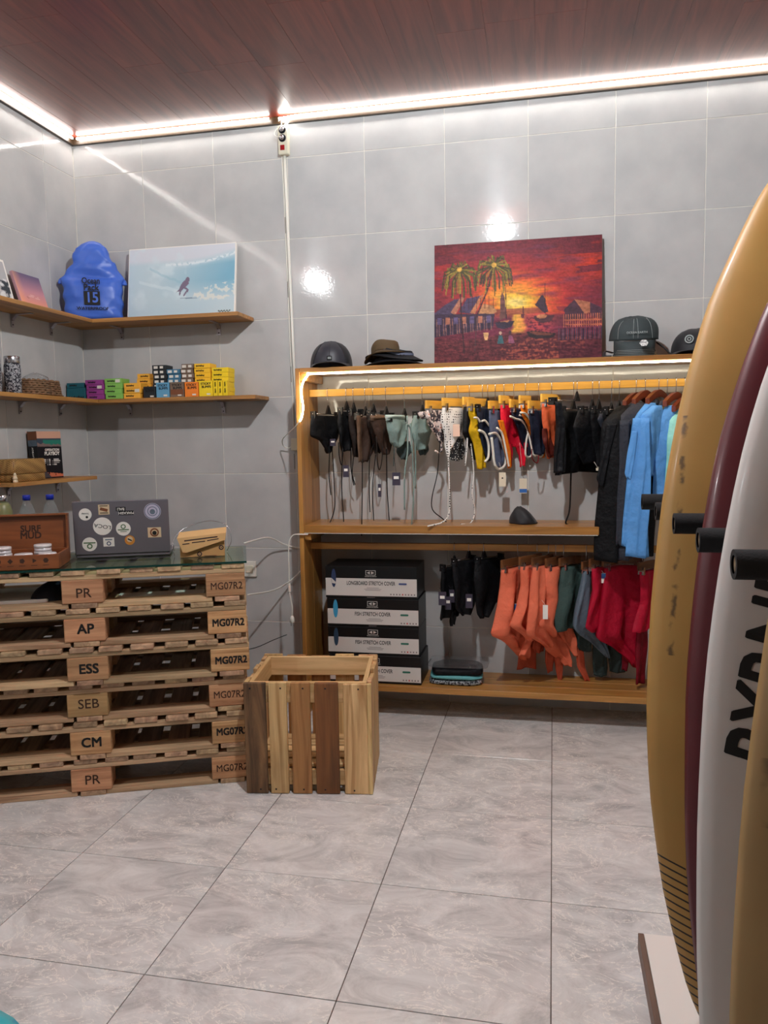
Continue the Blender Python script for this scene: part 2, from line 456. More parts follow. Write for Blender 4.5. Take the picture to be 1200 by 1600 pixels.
def raster(img, W, H, smooth=False):
    """A flat W x H panel in XZ, facing -Y, whose points carry the colours of img (rows from the top)."""
    ny, nx = img.shape[:2]
    xs = np.linspace(-W / 2, W / 2, nx); zs = np.linspace(H, 0, ny)
    X, Z = np.meshgrid(xs, zs)
    V = np.stack([X.ravel(), np.zeros(nx * ny), Z.ravel()], 1)
    i = np.arange((ny - 1) * (nx - 1)); r = i // (nx - 1); c = i % (nx - 1)
    a = r * nx + c
    Fq = np.stack([a, a + nx, a + nx + 1, a + 1], 1)
    me = bpy.data.meshes.new('print')
    me.vertices.add(len(V)); me.vertices.foreach_set('co', V.ravel())
    me.loops.add(len(Fq) * 4); me.loops.foreach_set('vertex_index', Fq.ravel())
    me.polygons.add(len(Fq)); me.polygons.foreach_set('loop_start', np.arange(len(Fq)) * 4)
    at = me.color_attributes.new('Col', 'FLOAT_COLOR', 'POINT')
    im = np.clip(img, 0, 1); im = np.where(im <= 0.04045, im / 12.92, ((im + 0.055) / 1.055) ** 2.4)
    at.data.foreach_set('color', np.concatenate([im.reshape(-1, 3), np.ones((nx * ny, 1))], 1).ravel())
    me.update(calc_edges=True); me.validate()
    return me

def vnoise(ny, nx, fy, fx, seed=0, oct=3):
    out = np.zeros((ny, nx)); amp = 1.0; tot = 0
    for o in range(oct):
        rs = np.random.RandomState(seed + o * 17)
        gy, gx = int(fy * 2 ** o) + 2, int(fx * 2 ** o) + 2
        g = rs.rand(gy, gx)
        y = np.linspace(0, gy - 1.001, ny); x = np.linspace(0, gx - 1.001, nx)
        yi, xi = y.astype(int), x.astype(int); fy_, fx_ = (y - yi)[:, None], (x - xi)[None, :]
        fy_ = fy_ * fy_ * (3 - 2 * fy_); fx_ = fx_ * fx_ * (3 - 2 * fx_)
        v = (g[yi][:, xi] * (1 - fy_) * (1 - fx_) + g[yi + 1][:, xi] * fy_ * (1 - fx_) + g[yi][:, xi + 1] * (1 - fy_) * fx_ + g[yi + 1][:, xi + 1] * fy_ * fx_)
        out += v * amp; tot += amp; amp *= 0.5
    return out / tot

class Paint:
    """A small numpy canvas; coordinates run 0..1 from the top left."""
    def __init__(s, nx, ny, asp):
        s.nx, s.ny, s.asp = nx, ny, asp
        s.y, s.x = np.meshgrid(np.linspace(0, 1, ny), np.linspace(0, 1, nx), indexing='ij')
        s.im = np.zeros((ny, nx, 3))
    def put(s, mask, col, a=1.0):
        m = np.clip(mask, 0, 1)[..., None] * a
        s.im = s.im * (1 - m) + np.array(col) / 255.0 * m
    def poly(s, pts, col, a=1.0, tex=None):
        inside = np.zeros((s.ny, s.nx), bool); n = len(pts)
        for i in range(n):
            (x0, y0), (x1, y1) = pts[i], pts[(i + 1) % n]
            if y0 == y1: continue
            c = ((y0 > s.y) != (y1 > s.y)) & (s.x < (x1 - x0) * (s.y - y0) / (y1 - y0) + x0)
            inside ^= c
        m = inside.astype(float)
        if tex is not None: m = m * tex
        s.put(m, col, a)
    def line(s, pts, wid, col, a=1.0):
        for (x0, y0), (x1, y1) in zip(pts[:-1], pts[1:]):
            dx, dy = (x1 - x0) * s.asp, y1 - y0; l2 = dx * dx + dy * dy + 1e-12
            px, py = (s.x - x0) * s.asp, s.y - y0
            t = np.clip((px * dx + py * dy) / l2, 0, 1)
            d = np.hypot(px - t * dx, py - t * dy)
            s.put((d < wid).astype(float), col, a)
    def disc(s, cx, cy, rx, ry, col, a=1.0, soft=0.0):
        d = np.hypot((s.x - cx) / rx, (s.y - cy) / ry)
        s.put(np.clip((1 - d) / soft, 0, 1) if soft else (d < 1).astype(float), col, a)

# ------------------------------------------------------------------ the room
XR, YF, ZC = 4.3, -6.2, 2.985
def plane_box(name, x0, x1, y0, y1, z0, z1, material):
    me = box(x1 - x0, y1 - y0, z1 - z0, 0.0, material).copy()
    me.transform(Matrix.Translation(((x0 + x1) / 2, (y0 + y1) / 2, (z0 + z1) / 2)))
    o = obj(name, me); o['kind'] = 'structure'; return o
wall_rear = plane_box('wall_rear', -0.12, XR + 0.1, 0.002, 0.12, -0.1, ZC + 0.1, 'grout')
wall_left = plane_box('wall_left', -0.12, -0.002, YF, 0.002, -0.1, ZC + 0.1, 'grout')
wall_right = plane_box('wall_right', XR, XR + 0.12, YF, 0.002, -0.1, ZC + 0.1, 'plaster')
wall_front = plane_box('wall_front', -0.12, XR + 0.12, YF - 0.12, YF, -0.1, ZC + 0.1, 'front_plaster')
floor = plane_box('floor', -0.12, XR + 0.12, YF - 0.12, 0.12, -0.1, -0.0025, 'floor_grout')
ceiling = plane_box('ceiling', -0.12, XR + 0.12, YF - 0.12, 0.12, ZC + 0.006, ZC + 0.1, 'ceiling_wood')

zl = [2.7876 - 0.3987 * k for k in range(7)] + [0.0]
rows = [(ZC, zl[0])] + list(zip(zl[:-1], zl[1:]))
G_ = 0.0016
def wall_tile(parent, side, a0, a1, z0, z1):
    wdt, h = a1 - a0 - 2 * G_, z1 - z0 - 2 * G_
    if side == 'rear':
        me = box(wdt, 0.006, h, 0.0012, 'wall_tile'); loc = ((a0 + a1) / 2, 0.003, (z0 + z1) / 2)
    else:
        me = box(0.006, wdt, h, 0.0012, 'wall_tile'); loc = (-0.003, (a0 + a1) / 2, (z0 + z1) / 2)
    j1, j2 = random.uniform(-.0022, .0022), random.uniform(-.0022, .0022)
    return obj('wall_tile', me, None, parent, loc, (j1, 0, j2) if side == 'rear' else (0, j1, j2))
xe = [0.0] + [0.4006 + 0.4 * k for k in range(10)] + [XR]
for x0, x1 in zip(xe[:-1], xe[1:]):
    for zt, zb in rows: wall_tile(wall_rear, 'rear', x0, x1, zb, zt)
ye = [0.0] + [-0.26 - 0.4 * k for k in range(15)] + [YF]
for y1, y0 in zip(ye[:-1], ye[1:]):
    for zt, zb in rows: wall_tile(wall_left, 'left', y0, y1, zb, zt)

def clip(poly, ax, lim, keep_less):
    out = []
    for i, p in enumerate(poly):
        q = poly[(i + 1) % len(poly)]
        ip = (p[ax] <= lim) == keep_less; iq = (q[ax] <= lim) == keep_less
        if ip: out.append(p)
        if ip != iq:
            t = (lim - p[ax]) / (q[ax] - p[ax]); out.append((p[0] + (q[0] - p[0]) * t, p[1] + (q[1] - p[1]) * t))
    return out
FS, FR = 0.5123, -0.0083
half = FS / 2 - 0.0013
for i in range(-6, 4):
    for j in range(-2, 12):
        ux, uy = (i + 0.5) * FS, -(j + 0.5) * FS
        cx = 2.5132 + ux * math.cos(FR) - uy * math.sin(FR); cy = -0.6779 + ux * math.sin(FR) + uy * math.cos(FR)
        pts = [(cx + a * math.cos(FR) - b * math.sin(FR), cy + a * math.sin(FR) + b * math.cos(FR)) for a, b in ((-half, -half), (half, -half), (half, half), (-half, half))]
        if min(p[0] for p in pts) > 0.002 and max(p[0] for p in pts) < XR - 0.002 and max(p[1] for p in pts) < -0.002 and min(p[1] for p in pts) > YF + 0.002:
            obj('floor_tile', box(half * 2, half * 2, 0.006, 0.0007, 'floor_tile'), None, floor, (cx, cy, -0.003), (0, 0, FR))
        else:
            for ax, lim, less in ((0, 0.002, False), (0, XR - 0.002, True), (1, -0.002, True), (1, YF + 0.002, False)):
                if pts: pts = clip(pts, ax, lim, less)
            if len(pts) < 3 or max(p[0] for p in pts) - min(p[0] for p in pts) < 0.01 or max(p[1] for p in pts) - min(p[1] for p in pts) < 0.01: continue
            n = len(pts)
            V = [(p[0] - cx, p[1] - cy, 0.003) for p in pts] + [(p[0] - cx, p[1] - cy, -0.003) for p in pts]
            F = [tuple(range(n)), tuple(range(2 * n - 1, n - 1, -1))] + [(k, k + n, (k + 1) % n + n, (k + 1) % n) for k in range(n)]
            obj('floor_tile', mesh(V, F), 'floor_tile', floor, (cx, cy, -0.003))

PW = 0.195
pe = [0.0] + [0.1 + PW * k for k in range(22)] + [XR]
for x0, x1 in zip(pe[:-1], pe[1:]):
    if x1 - x0 < 0.02: continue
    y = 0.0; first = random.uniform(0.5, 1.4)
    while y > YF + 0.01:
        L = first if y == 0.0 else 1.38
        y0 = max(YF, y - L)
        obj('ceiling_plank', box(x1 - x0 - 0.0006, y - y0 - 0.0003, 0.01, 0.0006, 'ceiling_wood'), None, ceiling, ((x0 + x1) / 2, (y + y0) / 2, ZC + 0.005))
        y = y0

# cornice strip under the ceiling and the rope light on it
def cornice(name, x0, x1, y0, y1):
    return plane_box(name, x0, x1, y0, y1, 2.950, 2.984, 'cornice')
cornice('trim_1', 0.0, XR, -0.02, 0.0)
cornice('trim_2', 0.0, 0.02, YF, -0.021)
cornice('trim_3', XR - 0.02, XR, YF, -0.021)
RZ = 2.973
def rope_light(pts, label, n=3):
    o = obj('rope_light', tube(spline(pts, n), 0.006, 6), 'led_ceil')
    return tag(o, label, 'rope light', 'rope lights under the ceiling')
rope_light([(0.05, -0.034, RZ), (0.55, -0.034, RZ), (1.06, -0.034, RZ), (1.12, -0.036, RZ)], 'short glowing rope light between the room corner and the power strip')
rope_light([(1.205, -0.04, 2.925), (1.225, -0.04, 2.95), (1.26, -0.034, RZ), (2.3, -0.034, RZ), (3.3, -0.034, RZ), (4.25, -0.034, RZ)], 'long glowing rope light along the rear wall right of the power strip')
rope_light([(0.034, -0.05, RZ), (0.034, -2.0, RZ), (0.034, -4.0, RZ), (0.034, -6.1, RZ)], 'glowing rope light running along the top of the left wall')

def ceiling_bulb(x, y, label, m_='bulb'):
    t = thing('ceiling_bulb', label, 'lamp', (x, y, ZC), 0, 'ceiling bulbs')
    obj('socket', lathe([(0.035, 0.0), (0.035, -0.02), (0.02, -0.025), (0.02, -0.055)], 16), 'white_plastic', t)
    obj('bulb', lathe([(0.012, -0.054), (0.022, -0.065), (0.036, -0.085), (0.041, -0.103), (0.036, -0.122), (0.02, -0.138), (0.004, -0.143)], 16), m_, t)
ceiling_bulb(2.16, -2.05, 'bare white bulb on the ceiling nearest the clothes rack')
ceiling_bulb(0.30, -3.6, 'bare white bulb on the ceiling near the left wall', 'bulb_dim')

# ------------------------------------------------------------------ wall shelves
def bracket(parent, loc, rotz):
    b = obj('bracket', prism([(0, 0), (0, -0.062), (0.003, -0.062), (0.004, -0.03), (0.03, -0.004), (0.11, -0.003), (0.11, 0)], -0.010, 0.010), 'bracket', parent, loc, (0, 0, rotz))
    for dy, z in ((-0.005, -0.028), (0.006, -0.026), (0.0, -0.05)):
        obj('screw', box(0.003, 0.006, 0.006, 0.001, 'screw'), None, b, (0.005, dy, z))
def wall_shelf(label, x0, x1, y0, y1, z0, z1, rear, spots):
    t = thing('wall_shelf', label, 'shelf', (x0, y1, z0), 0, 'wall shelves')
    obj('board', box(x1 - x0, y1 - y0, z1 - z0, 0.001, 'shelf_wood' if rear else 'shelf_wood_y'), None, t, ((x1 - x0) / 2, (y0 - y1) / 2, (z1 - z0) / 2))
    for a in spots:
        if rear: bracket(t, (a - x0, -0.0005, -0.0005), -PI / 2)
        else: bracket(t, (0.0005, a - y1, -0.0005), 0)
wall_shelf('upper board shelf on the rear wall under the wave picture', 0.001, 0.995, -0.22, -0.001, 1.984, 2.003, True, (0.24, 0.80))
wall_shelf('upper board shelf on the left wall with small pictures', 0.001, 0.20, -2.0, -0.2215, 1.984, 2.003, False, (-0.28, -0.58, -1.2, -1.8))
wall_shelf('lower board shelf on the rear wall holding the wax boxes', 0.001, 1.065, -0.20, -0.001, 1.575, 1.594, True, (0.27, 0.81))
wall_shelf('middle board shelf on the left wall holding the jars', 0.001, 0.20, -2.0, -0.2015, 1.575, 1.594, False, (-0.24, -0.56, -1.2, -1.8))
wall_shelf('short lowest board shelf on the left wall with the book', 0.001, 0.20, -0.90, -0.246, 1.180, 1.198, False, (-0.30, -0.68))

# ------------------------------------------------------------------ clothes rack
rack = thing('clothes_rack', 'long wooden clothes rack with three shelves against the rear wall', 'rack', (1.308, -0.15, 0))
def rk(name, x0, x1, y0, y1, z0, z1, m, bev=0.0015):
    return bx(name, x0 - 1.308, x1 - 1.308, y0 + 0.15, y1 + 0.15, z0, z1, m, rack, bev)
for xa in (1.308, 3.30):
    rk('side_plank', xa, xa + 0.022, -0.300, -0.155, 0, 1.707, 'rack_wood_z'); rk('side_plank', xa, xa + 0.022, -0.153, -0.003, 0, 1.707, 'rack_wood_z')
for nm, x1, z0, z1, ys in (('top_shelf_plank', 3.2995, 1.686, 1.7075, (-0.301, -0.152, -0.003)), ('middle_shelf_plank', 2.722, 0.914, 0.951, (-0.301, -0.152, -0.003)), ('bottom_shelf_plank', 3.2995, 0.139, 0.168, (-0.301, -0.202, -0.103, -0.003))):
    for ya, yb in zip(ys[:-1], ys[1:]): rk(nm, 1.3305, x1, ya, yb - 0.003, z0, z1, 'rack_wood')
rk('upper_rail', 1.3305, 3.2995, -0.147, -0.127, 1.578, 1.613, 'rail_wood')
rk('lower_rail', 1.3305, 3.2995, -0.195, -0.175, 0.820, 0.853, 'rack_wood')
for z in (1.648, 0.876, 0.101):
    rk('cleat', 1.3305, 1.362, -0.285, -0.01, z, z + 0.0375, 'rack_wood')
    rk('cleat', 3.268, 3.2995, -0.285, -0.01, z, z + 0.0375, 'rack_wood')
rk('wall_cleat', 1.40, 2.70, -0.03, -0.003, 0.876, 0.9135, 'rack_wood')
# lit rope along the front of the top shelf, running down the left post
o = obj('rope_light', tube(spline([(3.27, -0.293, 1.679), (2.6, -0.293, 1.679), (1.9, -0.293, 1.679), (1.42, -0.293, 1.679), (1.375, -0.305, 1.672), (1.345, -0.306, 1.63), (1.340, -0.307, 1.58), (1.346, -0.307, 1.52), (1.338, -0.307, 1.475), (1.328, -0.308, 1.455)], 4), 0.0042, 6), 'led_rack')
tag(o, 'glowing rope light under the front edge of the rack top shelf', 'rope light')
lc = thing('light_cable', 'thin white cable looping from the rack rope light to the wall adapter', 'cable', (1.328, -0.308, 1.455))
obj('wire', tube(spline([(0, 0, 0), (-0.035, 0.02, -0.030), (-0.10, 0.12, -0.055), (-0.165, 0.22, -0.085), (-0.180, 0.268, -0.115), (-0.160, 0.282, -0.130), (-0.140, 0.284, -0.124)], 5), 0.0026, 6), 'white_plastic', lc)
obj('adapter', box(0.036, 0.028, 0.062, 0.002, 'cream_plastic'), None, lc, (-0.122, 0.290, -0.112))
o = obj('led_strip', box(1.385, 0.010, 0.003, 0, 'led_off'), None, None, (2.025, -0.294, 0.9125))
tag(o, 'unlit white strip light under the front edge of the middle shelf', 'strip light')
dc = thing('plug_cable', 'white cable with inline switch and hanging plug left of the rack', 'cable', (1.33, -0.31, 0.912))
obj('connector', box(0.05, 0.010, 0.006, 0.001, 'white_plastic'), None, dc, (0.0, -0.002, -0.004))
obj('wire', tube(spline([(-0.02, 0, -0.003), (-0.055, 0.0, -0.012), (-0.075, 0.0, -0.06), (-0.077, 0.0, -0.18), (-0.078, 0, -0.25)], 5), 0.003, 6), 'white_plastic', dc)
obj('inline_switch', box(0.012, 0.010, 0.045, 0.003, 'white_plastic'), None, dc, (-0.078, 0, -0.27))
obj('wire', tube(spline([(-0.078, 0, -0.29), (-0.072, 0, -0.33), (-0.066, 0, -0.37), (-0.068, 0, -0.41)], 4), 0.003, 6), 'white_plastic', dc)
pl = obj('plug', lathe([(0.004, 0), (0.011, -0.012), (0.012, -0.03), (0.009, -0.036)], 10), 'white_plastic', dc, (-0.068, 0, -0.408))
for s in (-1, 1): obj('pin', tube([(s * 0.006, 0, -0.035), (s * 0.006, 0, -0.052)], 0.002, 6), 'steel', pl)

# power strip and conduit
ps = thing('power_strip', 'cream power strip with red switch hanging under the ceiling trim', 'power strip', (1.192, -0.001, 2.795))
obj('body', box(0.052, 0.034, 0.142, 0.004, 'cream_plastic'), None, ps, (0, -0.018, 0.071))
for z in (0.118, 0.078):
    so = obj('socket', lathe([(0.019, 0.0), (0.019, 0.003), (0.015, 0.003), (0.014, 0.0015)], 16), 'dark_metal', ps, (-0.002, -0.0345, z), (PI / 2, 0, 0))
    obj('plug', lathe([(0.012, 0.0), (0.012, 0.012), (0.006, 0.02)], 10), 'steel', so, (0, 0, 0.001))
obj('switch', box(0.022, 0.006, 0.024, 0.001, 'red_switch'), None, ps, (-0.003, -0.036, 0.032))
obj('wire', tube(spline([(-0.003, -0.055, 0.078), (-0.03, -0.045, 0.085), (-0.045, -0.03, 0.105), (-0.035, -0.02, 0.13), (-0.01, -0.03, 0.135)], 5), 0.002, 5), 'white_plastic', ps)
obj('wire', tube(spline([(-0.003, -0.055, 0.118), (0.0, -0.05, 0.15), (-0.012, -0.042, 0.165), (-0.02, -0.036, 0.160)], 5), 0.003, 5), 'white_plastic', ps)
cd = thing('cable_conduit', 'slim white cable conduit running down the rear wall beside the rack', 'conduit', (1.19, -0.001, 2.795))
obj('channel', tube([(0, -0.008, 0), (0.018, -0.008, -1.0), (0.030, -0.008, -1.36)], 0.0075, 8), 'white_plastic', cd)
obj('wire', tube(spline([(-0.014, -0.005, 0), (-0.005, -0.005, -0.5), (0.002, -0.005, -1.0), (0.008, -0.005, -1.36)], 4), 0.0035, 6), 'white_plastic', cd)
for a, b in ((-0.30, -0.38), (-0.62, -0.70), (-1.05, -1.13), (-1.5, -1.58)):
    obj('cable_print', tube([(-0.010 - a * 0.012, -0.0105, a), (-0.010 - b * 0.012, -0.0105, b)], 0.0012, 4), 'ink', cd)
so = thing('wall_socket', 'white wall socket half hidden behind the pallet counter', 'socket', (0.93, -0.001, 0.60))
obj('plate', box(0.075, 0.012, 0.085, 0.003, 'white_plastic'), None, so, (0, -0.006, 0.08))
obj('insert', box(0.04, 0.008, 0.04, 0.002, 'cream_plastic'), None, so, (0, -0.013, 0.08))
for nm, pts in (('upper loose white cable running from the counter to the rack post', [(1.02, -0.30, 0.86), (1.08, -0.12, 0.865), (1.14, -0.04, 0.82), (1.22, -0.02, 0.80), (1.27, -0.02, 0.83), (1.297, -0.02, 0.90)]),
                ('lower loose white cable sagging from the counter to the rack post', [(1.03, -0.30, 0.60), (1.10, -0.12, 0.59), (1.17, -0.03, 0.63), (1.24, -0.02, 0.70), (1.285, -0.02, 0.77), (1.297, -0.02, 0.85)])):
    tag(obj('wall_cable', tube(spline(pts, 6), 0.004, 6), 'white_plastic'), nm, 'cable')
tag(obj('dark_wire', tube(spline([(1.11, -0.70, 0.42), (1.15, -0.52, 0.395), (1.19, -0.40, 0.40), (1.25, -0.36, 0.42)], 4), 0.002, 5), 'ink'), 'thin dark wire sticking out behind the pallet counter', 'wire')

def thin_glass(name, tint, refl=1.0, haze=0.0):
    """Thin clear sheet: mostly transmits, mirrors at grazing angles, optionally a little milky."""
    m = bpy.data.materials.new(name); m.use_nodes = True
    nt = m.node_tree; N, L = nt.nodes, nt.links; N.clear()
    tr = N.new('ShaderNodeBsdfTransparent'); tr.inputs[0].default_value = lin(tint)
    gl = N.new('ShaderNodeBsdfGlossy'); gl.inputs['Roughness'].default_value = 0.03
    lw = N.new('ShaderNodeLayerWeight'); lw.inputs[0].default_value = 0.5
    fr = N.new('ShaderNodeMath'); fr.operation = 'POWER'; fr.inputs[1].default_value = 5.0; L.new(lw.outputs['Facing'], fr.inputs[0])
    mu = N.new('ShaderNodeMath'); mu.operation = 'MULTIPLY_ADD'; mu.inputs[1].default_value = 0.9 * refl; mu.inputs[2].default_value = 0.04 * refl
    mx = N.new('ShaderNodeMixShader'); o = N.new('ShaderNodeOutputMaterial')
    L.new(fr.outputs[0], mu.inputs[0]); L.new(mu.outputs[0], mx.inputs[0]); L.new(tr.outputs[0], mx.inputs[1]); L.new(gl.outputs[0], mx.inputs[2])
    last = mx.outputs[0]
    if haze:
        df = N.new('ShaderNodeBsdfDiffuse'); df.inputs[0].default_value = lin((225, 228, 230))
        m2 = N.new('ShaderNodeMixShader'); m2.inputs[0].default_value = haze
        L.new(last, m2.inputs[1]); L.new(df.outputs[0], m2.inputs[2]); last = m2.outputs[0]
    L.new(last, o.inputs[0])
    MATS[name] = m
thin_glass('pane', (226, 242, 236))
thin_glass('film', (246, 247, 248), 1.0, 0.02)
thin_glass('bottle', (240, 246, 248), 1.0, 0.10)

# ------------------------------------------------------------------ pallet counter
PA = math.atan2(0.375, 0.927)
PO = Vector((1.311, -1.082, 0))
def ct(s, t, z):
    return PO + Vector((math.cos(PA) * s - math.sin(PA) * t, math.sin(PA) * s + math.cos(PA) * t, z))
PH, PDEP = 0.148, 0.50
ORD = ['bottom pallet', 'second pallet from the floor', 'third pallet from the floor', 'fourth pallet from the floor', 'fifth pallet from the floor', 'topmost pallet']
MARK = ['PR', 'CM', 'SEB', 'ESS', 'AP', 'PR']
FAINT = (1, 0, 1, 0, 0, 1)
for k in range(6):
    js, jt = ((-0.004, 0.006), (0.002, 0.0), (-0.004, 0.010), (0.008, -0.012), (0.002, 0.0), (0.0, 0.004))[k]
    t = thing('pallet', '%s of the counter stack, with %s stencilled on its middle block' % (ORD[k], MARK[k]), 'pallet', ct(js, jt, PH * k), PA, 'stacked counter pallets')
    cols = (-0.055, -0.588, -1.075)
    rws = (0.05, 0.25, 0.45)
    for ci, cx in enumerate(cols):
        for ri, ry in enumerate(rws):
            b = obj('block', box(0.15, 0.1, 0.09, 0.003, 'pallet_block'), None, t, (cx, ry, 0.065))
            if ri == 0 and ci < 2:
                s_ = 'MG07R2' if ci == 0 else MARK[k]
                f = FAINT[k] or (k == 2)
                text(s_, 0.040 if ci == 0 else 0.052, 'ink_soft' if f else 'ink', b, (0.004, -0.0506, random.uniform(-0.008, 0.004)), bold=0.0004 if f else 0.0019, sx=0.86 if ci == 0 else 1.0)
        obj('bottom_board', box(0.095, PDEP, 0.019, 0.002, 'pallet_y'), None, t, (cx + 0.005, PDEP / 2, 0.0096))
    for ri, ry in enumerate(rws):
        obj('stringer_board', box(1.168, 0.098, 0.018, 0.002, 'pallet_x'), None, t, (-0.565 + random.uniform(-.003, .003), ry + random.uniform(-.002, .002), 0.1192))
        for xa, xb in ((-0.535, -0.107), (-1.02, -0.642)) if ri != 1 else ():
            obj('bottom_board', box(xb - xa, 0.09, 0.019, 0.002, 'pallet_x'), None, t, ((xa + xb) / 2, ry, 0.0096))
    for d in range(10):
        obj('deck_board', box(0.086, PDEP + 0.004, 0.0185, 0.002, 'pallet_y'), None, t, (-0.026 - 0.1172 * d + random.uniform(-.008, .008), PDEP / 2 + random.uniform(-.004, .004), 0.1381))
gt = thing('glass_top', 'clear glass sheet with green edge lying on the pallet counter', 'glass top', ct(0, 0, 0.8883), PA)
obj('sheet', box(1.15, 0.466, 0.008, 0.0, 'pane'), None, gt, (-0.545, 0.234, 0.0042))
obj('front_edge', box(1.15, 0.0012, 0.008, 0.0, 'glass_edge'), None, gt, (-0.545, 0.0003, 0.0042))
GZ = 0.8968
o = obj('white_sheet', box(0.40, 0.30, 0.028, 0.004, 'paper'), None, None, ct(-0.93, 0.22, 0.7565), (0, 0, PA)); tag(o, 'flat white board pushed inside the top pallet at the left', 'board')
o = obj('white_sheet', box(0.34, 0.12, 0.010, 0.002, 'paper'), None, None, ct(-0.315, 0.165, 0.7475), (0, 0, PA)); tag(o, 'flat white board inside the top pallet under the laptop', 'board')
def lump(rx, ry, h, seed, n=18, m=8, amp=0.25, power=2.0):
    rs = np.random.RandomState(seed); ph = rs.rand(6) * 6.28; rings = []
    for i in range(m + 1):
        v = i / m; sc = max(0.03, (1 - v ** power)) ** 0.5
        ring = []
        for k in range(n):
            a = 2 * PI * k / n
            w_ = 1 + amp * (0.5 * math.sin(2 * a + ph[0] + 2 * v) + 0.3 * math.sin(3 * a + ph[1] - 3 * v) + 0.25 * math.sin(5 * a + ph[2] + 4 * v))
            ring.append((rx * sc * w_ * math.cos(a), ry * sc * w_ * math.sin(a), h * v * (1 + 0.15 * amp * math.sin(2 * a + ph[3]))))
        rings.append(ring)
    return loft(rings)
mat('navy_cloth', (20, 26, 40), 0.6, bump=(60, 0.5))
o = obj('dark_cloth', lump(0.075, 0.10, 0.085, 4), 'navy_cloth', None, ct(-0.73, 0.17, 0.7408), (0, 0, PA)); tag(o, 'crumpled dark navy cloth stuffed inside the top pallet', 'cloth')

# laptop seen from behind
lp = thing('laptop', 'open grey laptop with stickers on its lid, seen from behind', 'laptop', ct(-0.468, 0.25, GZ), PA)
mat('laptop_grey', (104, 100, 106), 0.42, 0.2, mottle=(3, 0.05))
mat('sticker_white', (226, 222, 214), 0.5); mat('sticker_beige', (206, 184, 150), 0.5); mat('sticker_green', (84, 112, 76), 0.6)
mat('sticker_lilac', (176, 172, 192), 0.5); mat('sticker_orange', (196, 128, 52), 0.5); mat('sticker_brown', (120, 70, 44), 0.6)
obj('base', box(0.372, 0.215, 0.014, 0.003, 'laptop_grey'), None, lp, (0, 0.118, 0.0075))
lid = obj('lid', box(0.376, 0.008, 0.222, 0.003, 'laptop_grey'), None, lp, (0, 0.0, 0.125), (math.radians(5), 0, 0))
def disc(r, n=24, th=0.0004):
    return prism([(r * math.cos(2 * PI * k / n), r * math.sin(2 * PI * k / n)) for k in range(n)], -th, 0)
def annulus(r0, r1, n=24, th=0.0003):
    V, F = [], []
    for k in range(n):
        c, s = math.cos(2 * PI * k / n), math.sin(2 * PI * k / n)
        V += [(r0 * c, -th, r0 * s), (r1 * c, -th, r1 * s)]
    for k in range(n):
        a, b = 2 * k, 2 * ((k + 1) % n); F.append((a, a + 1, b + 1, b))
    return mesh(V, F)
def lidpos(u, v): return ((u - 0.5) * 0.376, -0.0043, (0.5 - v) * 0.222)
UPS = (PI / 2, PI, 0)
st = obj('sticker', disc(0.025), 'sticker_white', lid, lidpos(.13, .24)); text('Sunday', 0.010, 'ink', st, (0, -0.0008, 0.003), UPS); obj('mark', disc(0.005, 8), 'ink', st, (0.006, -0.0006, -0.011))
st = obj('sticker', box(0.043, 0.0008, 0.041, 0, 'sticker_beige'), None, lid, lidpos(.325, .16)); obj('mark', box(0.03, 0.0004, 0.012, 0, 'sticker_brown'), None, st, (0, -0.0008, 0.0), (0, 0.3, 0)); obj('mark', box(0.032, 0.0004, 0.003, 0, 'ink'), None, st, (0, -0.0008, 0.015)); obj('mark', box(0.032, 0.0004, 0.003, 0, 'ink'), None, st, (0, -0.0008, -0.014))
st = obj('sticker', box(0.038, 0.0006, 0.017, 0, 'ink'), None, lid, lidpos(.50, .16)); text('BALI', 0.015, 'sticker_white', st, (0, -0.0006, 0), UPS, bold=0.0003)
st = obj('sticker', box(0.058, 0.0006, 0.018, 0, 'ink'), None, lid, lidpos(.555, .235)); text('MAKASIH', 0.0145, 'sticker_white', st, (0, -0.0006, 0), UPS, bold=0.0003)
st = obj('sticker', disc(0.034), 'sticker_lilac', lid, lidpos(.83, .22)); obj('ring', annulus(0.029, 0.032), 'slate2', st, (0, -0.0003, 0)); obj('ring', annulus(0.017, 0.020), 'slate2', st, (0, -0.0003, 0)); obj('mark', disc(0.011, 14), 'slate2', st, (0, -0.0002, -0.002))
st = obj('sticker', disc(0.037), 'sticker_white', lid, lidpos(.30, .47)); text('LOCA', 0.022, 'ink', st, (0, -0.0008, 0), (PI / 2, PI + 0.2, 0), sx=1.15)
st = obj('sticker', disc(0.029), 'sticker_white', lid, lidpos(.515, .53)); obj('ring', annulus(0.006, 0.010), 'sticker_green', st, (0, -0.0003, 0.009)); obj('mark', box(0.044, 0.0004, 0.004, 0, 'sticker_green'), None, st, (0, -0.0007, -0.004)); obj('mark', box(0.026, 0.0004, 0.002, 0, 'sticker_green'), None, st, (0, -0.0007, -0.012))
st = obj('sticker', disc(0.029), 'sticker_white', lid, lidpos(.155, .80)); obj('ring', annulus(0.006, 0.011), 'sticker_green', st, (0, -0.0003, -0.008)); obj('mark', box(0.046, 0.0004, 0.005, 0, 'sticker_green'), None, st, (0, -0.0007, 0.006))
st = obj('sticker', box(0.043, 0.0008, 0.037, 0, 'sticker_white'), None, lid, lidpos(.355, .77)); obj('ring', annulus(0.005, 0.009), 'slate', st, (0, -0.0007, -0.006)); obj('mark', box(0.028, 0.0004, 0.004, 0, 'slate2'), None, st, (0, -0.0008, 0.010))
st = obj('sticker', disc(0.020), 'sticker_orange', lid, lidpos(.575, .75)); obj('mark', disc(0.012, 14), 'sticker_beige', st, (0, -0.0004, 0.004)); obj('mark', box(0.018, 0.0004, 0.005, 0, 'ink'), None, st, (0, -0.0010, 0.002), (0, 0.5, 0))
